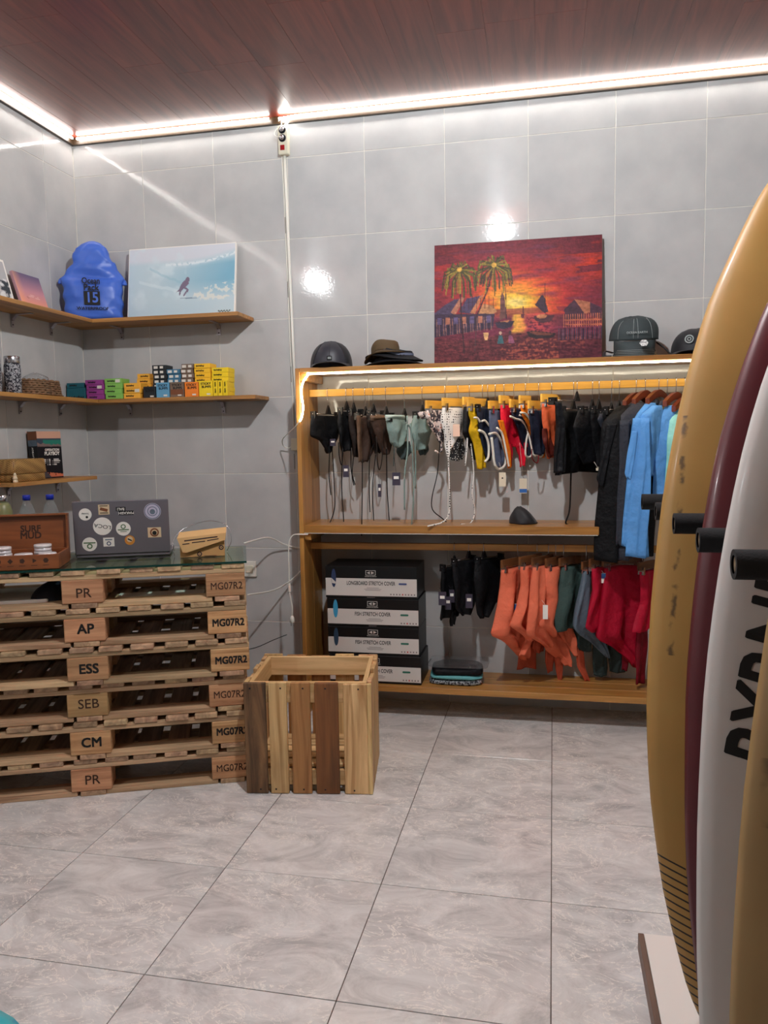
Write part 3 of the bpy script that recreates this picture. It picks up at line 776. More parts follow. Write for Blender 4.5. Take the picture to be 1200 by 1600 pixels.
st = obj('sticker', box(0.053, 0.0008, 0.042, 0, 'sticker_beige'), None, lid, lidpos(.84, .62)); obj('ring', annulus(0.012, 0.018), 'sticker_brown', st, (0, -0.0006, 0)); obj('mark', disc(0.009, 10), 'ink', st, (0, -0.0006, -0.002))

# kraft carton with a slanted flap
mat('kraft', (182, 140, 88), 0.75, mottle=(9, 0.06)); mat('kraft_light', (206, 166, 112), 0.75, mottle=(9, 0.05)); mat('print_dark', (52, 38, 40), 0.8)
kb = thing('kraft_carton', 'small brown kraft carton with a slanted printed flap beside the laptop', 'carton', ct(-0.145, 0.155, GZ), PA + 0.02)
obj('body', box(0.178, 0.095, 0.078, 0.002, 'kraft', False), None, kb, (0, 0.05, 0))
obj('lid', mesh([(-0.098, -0.008, 0.079), (0.096, -0.006, 0.094), (0.098, 0.10, 0.106), (-0.094, 0.10, 0.091), (-0.098, -0.008, 0.082), (0.096, -0.006, 0.097), (0.098, 0.10, 0.109), (-0.094, 0.10, 0.094)], [(0, 3, 2, 1), (4, 5, 6, 7), (0, 1, 5, 4), (1, 2, 6, 5), (2, 3, 7, 6), (3, 0, 4, 7)]), 'kraft_light', kb)
fl = obj('flap', prism([(-0.098, 0.081), (0.096, 0.096), (0.092, 0.068), (-0.062, 0.022), (-0.078, 0.024)], -0.0115, -0.0085), 'kraft_light', kb)
for (x0, x1, z0, z1, h) in ((-0.07, 0.062, 0.068, 0.080, 0.005), (-0.078, -0.05, 0.055, 0.057, 0.004), (-0.04, 0.012, 0.060, 0.064, 0.004), (0.02, 0.066, 0.066, 0.072, 0.004)):
    obj('print_line', mesh([(x0, -0.0119, z0), (x1, -0.0119, z1), (x1, -0.0119, z1 + h), (x0, -0.0119, z0 + h)], [(0, 1, 2, 3)]), 'print_dark', fl)
for x, z in ((-0.012, 0.013), (0.075, 0.036)):
    w_ = obj('wheel_print', disc(0.010, 16), 'print_dark', kb, (x, 0.0021, z)); obj('ring', annulus(0.003, 0.005), 'kraft_light', w_, (0, -0.0003, 0))
obj('print_line', box(0.05, 0.0006, 0.002, 0, 'print_dark'), None, kb, (0.03, 0.0022, 0.004))
tag(obj('thin_wire', tube(spline([ct(-0.26, 0.20, GZ + 0.004), ct(-0.27, 0.26, GZ + 0.05), ct(-0.23, 0.31, GZ + 0.10), ct(-0.13, 0.33, GZ + 0.13), ct(-0.05, 0.32, GZ + 0.11), ct(-0.03, 0.30, GZ + 0.05), ct(-0.05, 0.29, GZ + 0.004)], 6), 0.0016, 5), 'steel'), 'thin grey wire arching behind the kraft carton', 'wire')

# wooden display box with tins
wb = thing('display_box', 'open dark wooden display box with SURF MUD lettering on its lid', 'box', ct(-0.668, 0.012, GZ), PA)
Wb = 0.37
obj('front_panel', box(Wb, 0.010, 0.055, 0.001, 'box_wood', False), None, wb, (-Wb / 2, 0.005, 0.0005))
obj('back_panel', box(Wb, 0.010, 0.055, 0.001, 'box_wood', False), None, wb, (-Wb / 2, 0.195, 0.0005))
obj('tray_floor', box(Wb - 0.022, 0.178, 0.006, 0, 'box_wood', False), None, wb, (-Wb / 2, 0.10, 0.0005))
for x in (-0.005, -Wb + 0.005):
    obj('side_panel', box(0.010, 0.179, 0.055, 0.001, 'box_wood', False), None, wb, (x, 0.10, 0.0005))
ld = obj('lid', box(Wb, 0.010, 0.185, 0.002, 'box_wood', False), None, wb, (-Wb / 2, 0.208, 0.008), (-0.05, 0, 0))
for (cx, cz, sx, sz) in ((0, 0.181, Wb, 0.008), (0, 0.004, Wb, 0.008), (Wb / 2 - 0.004, 0.0925, 0.008, 0.168), (-Wb / 2 + 0.004, 0.0925, 0.008, 0.168)):
    obj('lid_rim', box(sx, 0.022, sz, 0.001, 'box_wood'), None, ld, (cx, -0.014, cz))
text('SURF', 0.036, 'ink_soft', ld, (0.040, -0.0056, 0.125), bold=0.0015, sx=0.95); text('MUD', 0.036, 'ink_soft', ld, (0.040, -0.0056, 0.098), bold=0.0015)
for i in range(8):
    ic = obj('burnt_icon', disc(0.010, (6, 3, 5, 4, 16, 7, 3, 6)[i]), 'ink_soft', wb, (-0.045 - 0.042 * i, -0.0002, 0.034)); obj('icon_line', box(0.022, 0.0006, 0.002, 0, 'ink_soft'), None, wb, (-0.045 - 0.042 * i, -0.0003, 0.016))
mat('tin_white', (214, 210, 212), 0.35, 0.2); mat('tin_lid', (226, 222, 222), 0.3, 0.3); mat('tin_pink', (196, 150, 160), 0.4); mat('tin_blue', (150, 162, 206), 0.4)
TINW = [('low pair of tins at the left end, lower one', -0.215, 0.075, 0.0, 'tin_white'), ('silver tin topping the left pair in the wooden box', -0.216, 0.072, 0.026, 'tin_white'), ('lone pink-labelled tin in the middle of the wooden box', -0.137, 0.055, 0.0, 'tin_blue'),
        ('pale tin under the stacked one in the wooden box', -0.082, 0.118, 0.0, 'tin_pink'), ('white tin stacked highest near the right end of the box', -0.081, 0.116, 0.026, 'tin_white'), ('white tin lying nearest the right front corner of the box', -0.050, 0.052, 0.0, 'tin_pink')]
for lb, x, y, dz, mm in TINW:
    p = wb.matrix_basis @ Vector((x, y, 0))
    tt = thing('balm_tin', lb, 'tin', ct(-0.668 + x, 0.012 + y, GZ + 0.030 + dz), random.uniform(0, 6), 'tins in the wooden box')
    obj('tin_body', lathe([(0.030, 0), (0.031, 0.002), (0.031, 0.014)], 24), mm, tt)
    obj('tin_lid', lathe([(0.0325, 0.013), (0.0325, 0.0235), (0.031, 0.0255), (0.005, 0.0255)], 24), 'tin_lid', tt)
obj('riser', box(Wb - 0.024, 0.176, 0.023, 0, 'box_wood', False), None, wb, (-Wb / 2, 0.10, 0.0065))

mat('cap_blue', (18, 40, 150), 0.35); mat('olive', (116, 118, 78), 0.4)
for x, y, lb in ((-0.842, 0.30, 'clear water bottle with blue cap, left one behind the wooden box'), (-0.752, 0.30, 'clear water bottle with blue cap, right one behind the wooden box')):
    b = thing('water_bottle', lb, 'bottle', ct(x, y, GZ), 0, 'water bottles')
    obj('bottle_body', lathe([(0.030, 0), (0.032, 0.006), (0.032, 0.17), (0.030, 0.195), (0.020, 0.225), (0.013, 0.238), (0.013, 0.246)], 24), 'bottle', b)
    obj('cap', lathe([(0.0155, 0.243), (0.0155, 0.262), (0.014, 0.264)], 20), 'cap_blue', b)
tb = thing('tumbler', 'olive green flask with steel lid at the far left of the counter', 'flask', ct(-0.935, 0.30, GZ))
obj('flask_body', lathe([(0.035, 0), (0.037, 0.01), (0.037, 0.2), (0.03, 0.225), (0.022, 0.236)], 20), 'olive', tb)
obj('lid', lathe([(0.021, 0.236), (0.021, 0.263), (0.018, 0.266)], 20), 'steel', tb)

# ------------------------------------------------------------------ slatted crate
CA = math.atan2(0.071, 0.489)
cr_ = thing('slatted_crate', 'open square crate of reclaimed wooden slats on the floor beside the counter', 'crate', (1.349, -1.18, 0), CA)
CW, CDp, CH, TH = 0.494, 0.405, 0.44, 0.017
fs = [(0.002, 0.086, 'crate_stain', 0.0), (0.098, 0.168, 'crate_pale', 0.002), (0.184, 0.258, 'crate_mid', 0.001), (0.276, 0.366, 'crate_dark', 0.0), (0.386, 0.478, 'crate_pale', -0.005)]
for x0, x1, mm, dz in fs:
    sl = bx('front_slat', x0, x1, 0.0, TH, 0.002, CH + dz, mm, cr_, 0.002)
    for zz in (-CH * 0.46, CH * 0.45): obj('nail', box(0.006, 0.001, 0.006, 0, 'nail'), None, sl, (random.uniform(-.02, .02), -TH / 2 - 0.0004, zz))
for i, (x0, x1) in enumerate(((0.0, 0.08), (0.10, 0.18), (0.205, 0.285), (0.31, 0.39), (0.41, 0.492))):
    bx('back_slat', x0, x1, CDp - TH, CDp, 0.002, CH + (0.004, 0.0, -0.004, 0.003, 0.0)[i], ('crate_pale', 'crate_mid', 'crate_mid', 'crate_pale', 'crate_pale')[i], cr_, 0.002)
for side, xa in (('left_slat', 0.0), ('right_slat', CW - TH)):
    for i, (y0, y1) in enumerate(((0.020, 0.082), (0.098, 0.165), (0.180, 0.245), (0.258, 0.318), (0.330, 0.386))):
        bx(side, xa, xa + TH, y0, y1, 0.002, CH + (0.0, -0.01, 0.004, -0.006, 0.0)[i], 'crate_pale', cr_, 0.002)
bx('corner_post', CW - 0.016, CW, -0.002, 0.018, 0.002, CH - 0.003, 'crate_pale', cr_, 0.002)
for z0, z1, nm in ((CH - 0.082, CH - 0.002, 'upper_rail'), (0.03, 0.09, 'lower_rail')):
    bx(nm, TH + 0.002, CW - TH - 0.002, TH + 0.0005, TH + 0.0185, z0, z1, 'crate_x', cr_, 0.002); bx(nm, TH + 0.002, CW - TH - 0.002, CDp - TH - 0.0185, CDp - TH - 0.0005, z0, z1, 'crate_x', cr_, 0.002)
    bx(nm, TH + 0.0005, TH + 0.0185, TH + 0.020, CDp - TH - 0.020, z0, z1, 'crate_y', cr_, 0.002); bx(nm, CW - TH - 0.0185, CW - TH - 0.0005, TH + 0.020, CDp - TH - 0.020, z0, z1, 'crate_y', cr_, 0.002)
for i in range(5):
    y0 = 0.042 + 0.066 * i
    bx('floor_slat', TH + 0.019, CW - TH - 0.019, y0, y0 + 0.05, 0.091, 0.105, 'crate_x', cr_, 0.002)

# ------------------------------------------------------------------ things on the wall shelves
SZ1, SZ2, SZ3 = 2.003, 1.594, 1.198
# dry bag in the corner
mat('bag_blue', (64, 104, 200), 0.38, bump=(7, 0.35, 0.02), mottle=(6, 0.06))
bag = thing('dry_bag', 'blue waterproof dry bag standing in the room corner', 'bag', (0.172, -0.148, SZ1 + 0.0005), math.radians(24))
prof = [(0, -.128, .128, .05), (.012, -.138, .138, .066), (.05, -.142, .143, .072), (.11, -.146, .145, .074), (.165, -.147, .143, .072), (.195, -.152, .152, .064), (.212, -.160, .160, .05), (.225, -.145, .150, .05), (.255, -.122, .135, .056), (.285, -.096, .118, .056), (.32, -.092, .100, .054), (.35, -.090, .086, .048), (.375, -.078, .072, .038), (.392, -.048, .05, .022), (.398, -.02, .02, .006)]
pz = [q[0] for q in prof]
zsamp = sorted(set(pz + list(np.linspace(0.02, 0.385, 34))))
rings = []
for z in zsamp:
    l, r, d = (np.interp(z, pz, [q[i] for q in prof]) for i in (1, 2, 3))
    ring = []
    for k in range(64):
        a = 2 * PI * k / 64; c, s = math.cos(a), math.sin(a)
        x = (l + r) / 2 + (r - l) / 2 * math.copysign(abs(c) ** 0.75, c); y = d * math.copysign(abs(s) ** 0.6, s)
        calm = 0.25 if abs(x - .01) < .075 and .03 < z < .215 else 1.0
        wr = 0.004 * math.sin(x * 30 + z * 46 + 1.5 * math.sin(z * 20)) + 0.0035 * abs(math.sin(x * 34 - z * 42 + 1)) - 0.004 * abs(math.sin(x * 22 + z * 30 + 2))
        ring.append((x + 0.004 * math.sin(z * 90), y + wr * calm * min(1, z * 40) * abs(s), z + 0.010 * math.sin(x * 34 + 1) * (z > .3)))
    rings.append(ring)
obj('sack', loft(rings), 'bag_blue', bag)
for s in (-1, 1): obj('handle_tab', lump(0.016, 0.012, 0.03, 3, 10, 5, 0.1), 'bag_blue', bag, (s * 0.155, -0.01, 0.185))
text('Ocean', 0.042, 'ink', bag, (0.0, -0.0815, 0.190), bold=0.0012, sx=0.8); text('Pack', 0.045, 'ink', bag, (0.0, -0.0815, 0.157), bold=0.0012, sx=0.9)
sq = obj('logo_square', box(0.078, 0.001, 0.068, 0, 'ink'), None, bag, (0.002, -0.0815, 0.105)); text('15', 0.072, 'bag_blue', sq, (0, -0.0008, 0), bold=0.002, sx=0.9)
text('WATERPROOF', 0.021, 'ink', bag, (0.004, -0.0815, 0.052), bold=0.0006, sx=1.12)

# wave photograph on canvas
nx, ny = 200, 130
p = Paint(nx, ny, 0.6 / 0.375)
x, y = p.x, p.y
n1 = vnoise(ny, nx, 5, 7, 1, 4); n2 = vnoise(ny, nx, 30, 40, 9, 2); n3 = vnoise(ny, nx, 4, 12, 3, 3)
base = np.array([188, 208, 216]) / 255.; face = np.array([128, 176, 198]) / 255.; sky = np.array([208, 212, 220]) / 255.
fm = np.clip((x - 0.25 + 0.4 * (y - 0.5)) * 1.5, 0, 1) * np.clip((y - 0.22 + 0.15 * (x - .5)) * 9, 0, 1) * np.clip((0.75 - y) * 4, 0, 1)
p.im[:] = base
p.im = p.im * (1 - fm[..., None]) + face * fm[..., None]
lipy = 0.24 - 0.12 * np.clip((x - .5) * 2, 0, 1) ** 2
sm = np.clip((lipy - y) * 14, 0, 1); p.im = p.im * (1 - sm[..., None]) + sky * sm[..., None]
p.put(np.clip((0.035 - np.abs(y - lipy - 0.01)) * 30, 0, 1) * (n2 > .45) * (x > .35), (236, 240, 242), 0.8)
p.put(((n2 > 0.55) & (x > .62) & (y > .52 + .25 * (1 - x)) & (y < .78)).astype(float), (226, 224, 214), 0.75)
p.put(np.clip((n1 - .5) * 4, 0, 1) * (x < .55), (206, 222, 228), 0.7)
p.put(((np.abs(y - 0.28 - 0.75 * (x - .22) - .05 * n3) < 0.018) & (x > .2) & (x < .5)).astype(float), (150, 190, 204), 0.45)
p.put(((np.abs(y - 0.45 - 0.45 * (x - .12) - .05 * n3) < 0.022) & (x > .1) & (x < .5)).astype(float), (214, 228, 232), 0.5)
p.put(np.clip((y - .72) * 5, 0, 1) * (1 - np.clip((x - .7) * 6, 0, 1)), (176, 202, 216), 0.6)
dk = (124, 112, 132)
p.poly([(.52, .50), (.545, .475), (.57, .49), (.575, .535), (.545, .58), (.575, .615), (.57, .655), (.55, .66), (.56, .625), (.53, .60), (.51, .63), (.46, .645), (.485, .60), (.50, .545)], dk)
p.disc(.562, .475, .02, .035, dk); p.line([(.50, .61), (.49, .68)], 0.012, dk); p.line([(.565, .62), (.53, .70)], 0.012, dk); p.line([(.50, .735), (.65, .745)], 0.006, (120, 140, 160))
for i, xx in enumerate(np.linspace(.86, .96, 9)): p.disc(xx, .945 + .012 * (i % 2), .006, .012, (70, 72, 50))
wv = thing('wave_canvas', 'pale blue canvas of a surfer on a breaking wave, on the upper shelf', 'picture', (0.632, -0.095, SZ1 + 0.001))
fr = obj('canvas_frame', box(0.600, 0.018, 0.378, 0.0015, 'paper', False), None, wv, (0, 0.0, 0), (-0.14, 0, 0))
obj('canvas_print', raster(p.im, 0.590, 0.368), 'print_matte', fr, (0, -0.0096, 0.005))

# small sunset canvas and white framed photo on the left wall shelf
p = Paint(60, 50, 1.1); t_ = p.y[..., None]
top, mid, bot = np.array([104, 92, 122]) / 255., np.array([196, 140, 150]) / 255., np.array([236, 156, 124]) / 255.
p.im = np.where(t_ < .5, top + (mid - top) * t_ * 2, mid + (bot - mid) * (t_ - .5) * 2)
p.put(np.clip((.25 - p.x) * 4, 0, 1), (240, 166, 126), 0.6)
p.line([(.3, .62), (.75, .66)], 0.008, (224, 180, 176)); p.line([(.35, .58), (.72, .61)], 0.006, (224, 180, 176)); p.line([(.25, .66), (.33, .70)], 0.008, (150, 96, 88))
for xx in (.5, .55, .6, .68): p.disc(xx, .93, .02, .02, (150, 84, 70))
sc_ = thing('sunset_canvas', 'small pink and purple sunset canvas leaning on the left wall', 'picture', (0.085, -0.513, SZ1 + 0.001), PI / 2)
f = obj('canvas_frame', box(0.20, 0.016, 0.18, 0.0015, 'tin_pink', False), None, sc_, (0, 0, 0), (-0.30, 0, 0))
obj('canvas_print', raster(p.im, 0.199, 0.179), 'print_matte', f, (0, -0.0084, 0.0005))
p = Paint(40, 44, 0.9); p.im[:] = np.array([176, 176, 178]) / 255.
nn = vnoise(44, 40, 6, 6, 8, 3); p.put(((nn > .5) & (p.y > .5)).astype(float), (60, 66, 72)); p.put(((nn < .4) & (p.y > .45)).astype(float), (214, 216, 216))
wf = thing('framed_photo', 'white framed grey photograph at the left end of the upper shelf', 'picture', (0.085, -0.765, SZ1 + 0.001), PI / 2)
f = obj('frame', box(0.20, 0.014, 0.215, 0.004, 'paper', False), None, wf, (0, 0, 0), (-0.25, 0, 0))
obj('photo', raster(p.im, 0.172, 0.187), 'print_matte', f, (0, -0.0074, 0.014))

# jars, rattan basket, plastic bag
patches('beans', [(18, 18, 24), (28, 30, 44), (170, 172, 176), (20, 20, 26)], 130)
for X, Y, lb in ((0.125, -0.765, 'dark speckled jar with steel lid standing beside the rattan tray'), (0.085, -0.845, 'dark speckled jar with steel lid at the very left frame edge')):
    j = thing('storage_jar', lb, 'jar', (X, Y, SZ2 + 0.0005), 0, 'storage jars')
    obj('jar_body', lathe([(0.033, 0), (0.036, 0.004), (0.036, 0.125), (0.032, 0.136)], 24), 'beans', j)
    obj('jar_lid', lathe([(0.033, 0.137), (0.034, 0.139), (0.034, 0.165), (0.032, 0.168)], 24), 'steel', j)
mat('rattan', (118, 88, 62), 0.75, var=0.2, mottle=(60, 0.3))
rb = thing('rattan_tray', 'stack-like braided rattan tray on the middle left shelf', 'tray', (0.115, -0.585, SZ2 + 0.0005))
for i in range(7):
    rx, ry = 0.076 - 0.001 * i, 0.132 - 0.0022 * i
    pts = [(rx * math.copysign(abs(math.cos(a)) ** .7, math.cos(a)), ry * math.copysign(abs(math.sin(a)) ** .7, math.sin(a)), 0.0065 + 0.0102 * i + 0.0022 * math.sin(22 * a + i * PI)) for a in [2 * PI * k / 60 for k in range(61)]]
    obj('braid', tube(pts, [0.0058 + 0.0014 * math.sin(k * 2.2 + i) for k in range(61)], 6), 'rattan', rb)
obj('tray_base', box(0.13, 0.235, 0.006, 0.001, 'rattan', False), None, rb, (0, 0, 0.001))
o = obj('plastic_bag', lump(0.04, 0.06, 0.036, 21, 14, 6, 0.4), 'film', None, (0.115, -0.59, SZ2 + 0.073)); tag(o, 'crumpled clear plastic bag on top of the rattan tray', 'bag')

# surf wax cartons
WAX = {'teal': (26, 96, 110), 'purple': (150, 62, 140), 'green': (134, 192, 92), 'amber': (240, 176, 62), 'black': (34, 38, 42), 'sky': (96, 156, 190), 'tan': (120, 100, 84), 'orange': (240, 130, 40), 'yellow': (240, 206, 30), 'blue': (62, 116, 146), 'gold': (244, 190, 40)}
for k, c in WAX.items(): mat('wax_' + k, c, 0.45, mottle=(30, 0.05))
mat('wax_label', (222, 216, 204), 0.5)
sq_pts = [(-0.020, 0, 0.004), (-0.018, 0, -0.004), (-0.013, 0, 0.003), (-0.010, 0, -0.004), (-0.005, 0, 0.004), (-0.002, 0, -0.003), (0.002, 0, 0.002), (0.004, 0, -0.004), (0.008, 0, 0.005), (0.010, 0, -0.003), (0.015, 0, 0.002), (0.018, 0, -0.005), (0.021, 0, 0.003)]
SQ = tube(spline(sq_pts, 2), 0.0016, 4, False); SQ.materials.append(MATS['ink'])
NTH = ['top box', 'second box from the top', 'third box from the top', 'fourth box from the top', 'fifth box from the top', 'sixth box from the top', 'bottom box']
def wax_flat(col, x0, x1, y0, y1, n, h, place, z0=SZ2, squig=True, win=()):
    for i in range(n):
        dx = random.uniform(-.004, .004)
        b = obj('wax_box', box(x1 - x0 - 0.004, y1 - y0, h - 0.0008, 0.0008, 'wax_' + col), None, None, ((x0 + x1) / 2 + dx, (y0 + y1) / 2 + random.uniform(-.003, .003), z0 + h * (i + 0.5) + 0.0003))
        nth = NTH[n - 1 - i] if n > 1 else 'single box'
        if n > 1 and i == 0: nth = 'bottom box'
        tag(b, '%s of the %s' % (nth, place), 'wax box', 'surf wax boxes')
        if squig: obj('lettering', SQ, None, b, (-0.012, -(y1 - y0) / 2 - 0.001, 0), (0, 0, 0))
        else:
            obj('label_patch', box(0.022, 0.0008, h * 0.55, 0, 'wax_label'), None, b, (-0.018, -(y1 - y0) / 2 - 0.0005, 0)); obj('label_patch', box(0.018, 0.0008, h * 0.5, 0, 'wax_label'), None, b, (0.014, -(y1 - y0) / 2 - 0.0005, 0))
        if i in win: obj('label_patch', box(0.026, 0.0008, h * 0.6, 0, 'wax_label'), None, b, (0.026, -(y1 - y0) / 2 - 0.0005, 0))
def wax_up(col, x0, x1, h, label, script=True, y=-0.178, th=0.024):
    b = obj('wax_box', box(x1 - x0 - 0.002, th, h, 0.0008, 'wax_' + col), None, None, ((x0 + x1) / 2, y, SZ2 + h / 2 + 0.0003))
    tag(b, label, 'wax box', 'surf wax boxes')
    if script:
        text('STICKY', 0.0165, 'ink', b, (0, -th / 2 - 0.0005, h * 0.30), bold=0.0006); text('BUMPS', 0.0165, 'ink', b, (0.003, -th / 2 - 0.0005, h * 0.10), bold=0.0006)
        obj('label_patch', box(0.020, 0.0006, 0.008, 0.0, 'wax_label'), None, b, (0.014, -th / 2 - 0.0003, -h * 0.36))
    return b
b = wax_up('teal', 0.012, 0.122, 0.063, 'teal wax box standing on edge at the left end of row', False)
obj('lettering', SQ, None, b, (0, -0.0128, -0.018)).scale = (2, 1, 1.6)
wax_flat('teal', 0.014, 0.116, -0.19, -0.11, 1, 0.026, 'teal wax box lying on the standing teal one', SZ2 + 0.0636)
wax_flat('purple', 0.125, 0.228, -0.192, -0.11, 4, 0.0255, 'purple wax box stack', win=(2,))
wax_flat('green', 0.234, 0.335, -0.190, -0.11, 4, 0.0265, 'green wax box stack', win=(3,))
wax_flat('amber', 0.342, 0.440, -0.188, -0.115, 3, 0.0265, 'front amber wax box stack', win=(1,))
wax_flat('amber', 0.372, 0.480, -0.105, -0.03, 5, 0.0265, 'rear amber wax box stack')
b = wax_up('black', 0.452, 0.520, 0.058, 'small black wax box standing beside the amber stack'); 
wax_flat('black', 0.486, 0.566, -0.15, -0.07, 7, 0.0242, 'black and white wax box stack', squig=False)
wax_flat('blue', 0.568, 0.644, -0.15, -0.07, 6, 0.0242, 'dark blue wax box stack', squig=False)
wax_flat('tan', 0.646, 0.716, -0.15, -0.07, 7, 0.0242, 'brown grey wax box stack', squig=False)
wax_flat('gold', 0.718, 0.808, -0.15, -0.07, 7, 0.0242, 'golden wax box stack')
wax_flat('yellow', 0.812, 0.905, -0.155, -0.07, 6, 0.0242, 'bright yellow wax box stack')
wax_up('sky', 0.524, 0.598, 0.076, 'light blue wax box standing in the front row')
b = wax_up('tan', 0.601, 0.678, 0.076, 'grey brown wax box standing beside the light blue one'); obj('picture_patch', box(0.070, 0.0006, 0.026, 0, 'sticker_brown'), None, b, (0, -0.0124, -0.012))
wax_up('orange', 0.682, 0.757, 0.074, 'orange wax box standing in the front row')
wax_up('yellow', 0.760, 0.836, 0.078, 'yellow wax box standing face out at the row end')
for i in range(3):
    b = obj('wax_box', box(0.023, 0.030, 0.076, 0.0008, 'wax_yellow'), None, None, (0.851 + 0.026 * i, -0.178, SZ2 + 0.0385))
    tag(b, ('first', 'second', 'last')[i] + ' of three yellow wax boxes standing edge-on at the shelf end', 'wax box', 'surf wax boxes')
    for z in (0.02, -0.012): obj('lettering', SQ, None, b, (0, -0.016, z), (0, PI / 2, 0)).scale = (0.5, 1, 0.8)

# lowest shelf: woven box, figurine, paperback
def weave_mat():
    m, nt, b = new_mat('woven'); N, L = nt.nodes, nt.links
    tc = N.new('ShaderNodeTexCoord'); ck = N.new('ShaderNodeTexChecker'); ck.inputs['Scale'].default_value = 150
    mp = N.new('ShaderNodeMapping'); mp.inputs['Rotation'].default_value = (0.6, 0.5, 0.785)
    L.new(tc.outputs['Object'], mp.inputs[0]); L.new(mp.outputs[0], ck.inputs[0])
    ck.inputs['Color1'].default_value = lin((176, 136, 76)); ck.inputs['Color2'].default_value = lin((124, 90, 46))
    L.new(ck.outputs[0], b.inputs['Base Color']); b.inputs['Roughness'].default_value = 0.6
    bp = N.new('ShaderNodeBump'); bp.inputs['Strength'].default_value = 0.4; bp.inputs['Distance'].default_value = 0.002
    L.new(ck.outputs['Fac'], bp.inputs['Height']); L.new(bp.outputs[0], b.inputs['Normal']); MATS['woven'] = m
weave_mat()
wvb = thing('woven_box', 'woven bamboo box with a loose lid on the lowest shelf', 'box', (0.105, -0.742, SZ3 + 0.0005), 0.0)
def rbox(rx, ry, h, e=0.25, n=32, z0=0.0, flare=0.0):
    rr = []
    for v in (0, 0.04, 0.5, 0.96, 1.0):
        s = (0.96 if v in (0, 1.0) else 1.0) + flare * v
        rr.append([(rx * s * math.copysign(abs(math.cos(a)) ** e, math.cos(a)), ry * s * math.copysign(abs(math.sin(a)) ** e, math.sin(a)), z0 + h * v) for a in [2 * PI * k / n for k in range(n)]])
    return loft(rr)
obj('box_body', rbox(0.070, 0.120, 0.060, flare=-0.03), 'woven', wvb); obj('box_lid', rbox(0.074, 0.125, 0.066, z0=0.036, flare=-0.06), 'woven', wvb)
mat('shell_cream', (222, 200, 166), 0.4)
fg = thing('figurine', 'tiny cream shell figurine in front of the woven box', 'figurine', (0.186, -0.872, SZ3 + 0.0005))
obj('base_lobe', lump(0.011, 0.012, 0.018, 2, 12, 6, 0.15, 3), 'shell_cream', fg); obj('body_lobe', lump(0.010, 0.011, 0.018, 5, 12, 6, 0.15, 3), 'shell_cream', fg, (0, 0, 0.014)); obj('head', lump(0.006, 0.006, 0.014, 7, 10, 6, 0.2, 3), 'shell_cream', fg, (0, 0, 0.030))
p = Paint(60, 92, 0.65); p.im[:] = np.array([26, 24, 28]) / 255.
nn = vnoise(92, 60, 8, 6, 4, 3)
p.put((p.y < .17).astype(float), (206, 160, 136)); p.put(((p.y > .15) & (p.y < .32 + .06 * (nn - .5))).astype(float), (60, 70, 84)); p.put(((p.y > .18) & (p.y < .27 + .1 * (nn - .5)) & (p.x > .25)).astype(float), (44, 120, 104)); p.put(((p.y > .27 + .1 * (nn - .5)) & (p.y < .32)).astype(float), (150, 120, 110), .7)
p.put(((p.y > .84 + .08 * p.x) & (p.x > .35) & (p.y < .97)).astype(float) * (nn > .35), (196, 110, 80))
p.poly([(.05, .98), (.12, .8), (.22, .74), (.3, .85), (.5, .98)], (70, 66, 72))
for yy, wd in ((.60, .62), (.635, .7), (.67, .66), (.71, .4)): p.put(((np.abs(p.y - yy) < .010) & (np.abs(p.x - .55) < wd / 2) & (vnoise(92, 60, 2, 26, 5, 1) > .35)).astype(float), (220, 216, 210))
bk = thing('paperback', 'thick dark paperback book standing behind the woven box', 'book', (0.075, -0.470, SZ3 + 0.0005), math.radians(78))
bo = obj('pages', box(0.146, 0.056, 0.228, 0.001, 'paper', False), None, bk, (0.001, 0.011, 0), (-0.03, 0, 0))
obj('cover_print', raster(p.im, 0.150, 0.230), 'print_matte', bk, (0, -0.0185, 0.0002), (-0.03, 0, 0))
obj('back_cover', box(0.150, 0.0015, 0.230, 0, 'ink', False), None, bk, (0, 0.040, 0), (-0.03, 0, 0))
sp_ = obj('spine', box(0.0015, 0.059, 0.230, 0, 'ink', False), None, bk, (-0.0747, 0.011, 0), (-0.03, 0, 0))
obj('spine_band', box(0.0006, 0.0585, 0.04, 0, 'sticker_brown', False), None, sp_, (-0.0011, 0, 0.189)); obj('spine_band', box(0.0006, 0.0585, 0.03, 0, 'slate2', False), None, sp_, (-0.0011, 0, 0.158))
text('OPERATION', 0.017, 'paper', bk, (0.008, -0.0222, 0.139), (PI / 2 - 0.03, 0, 0), bold=0.0006, sx=0.95); text('PLAYBOY', 0.024, 'paper', bk, (0.006, -0.0226, 0.121), (PI / 2 - 0.03, 0, 0), bold=0.001, sx=0.92)
text('OPERATION PLAYBOY', 0.014, 'paper', sp_, (-0.0013, 0, 0.082), (PI / 2, -PI / 2, -PI / 2), bold=0.0003)

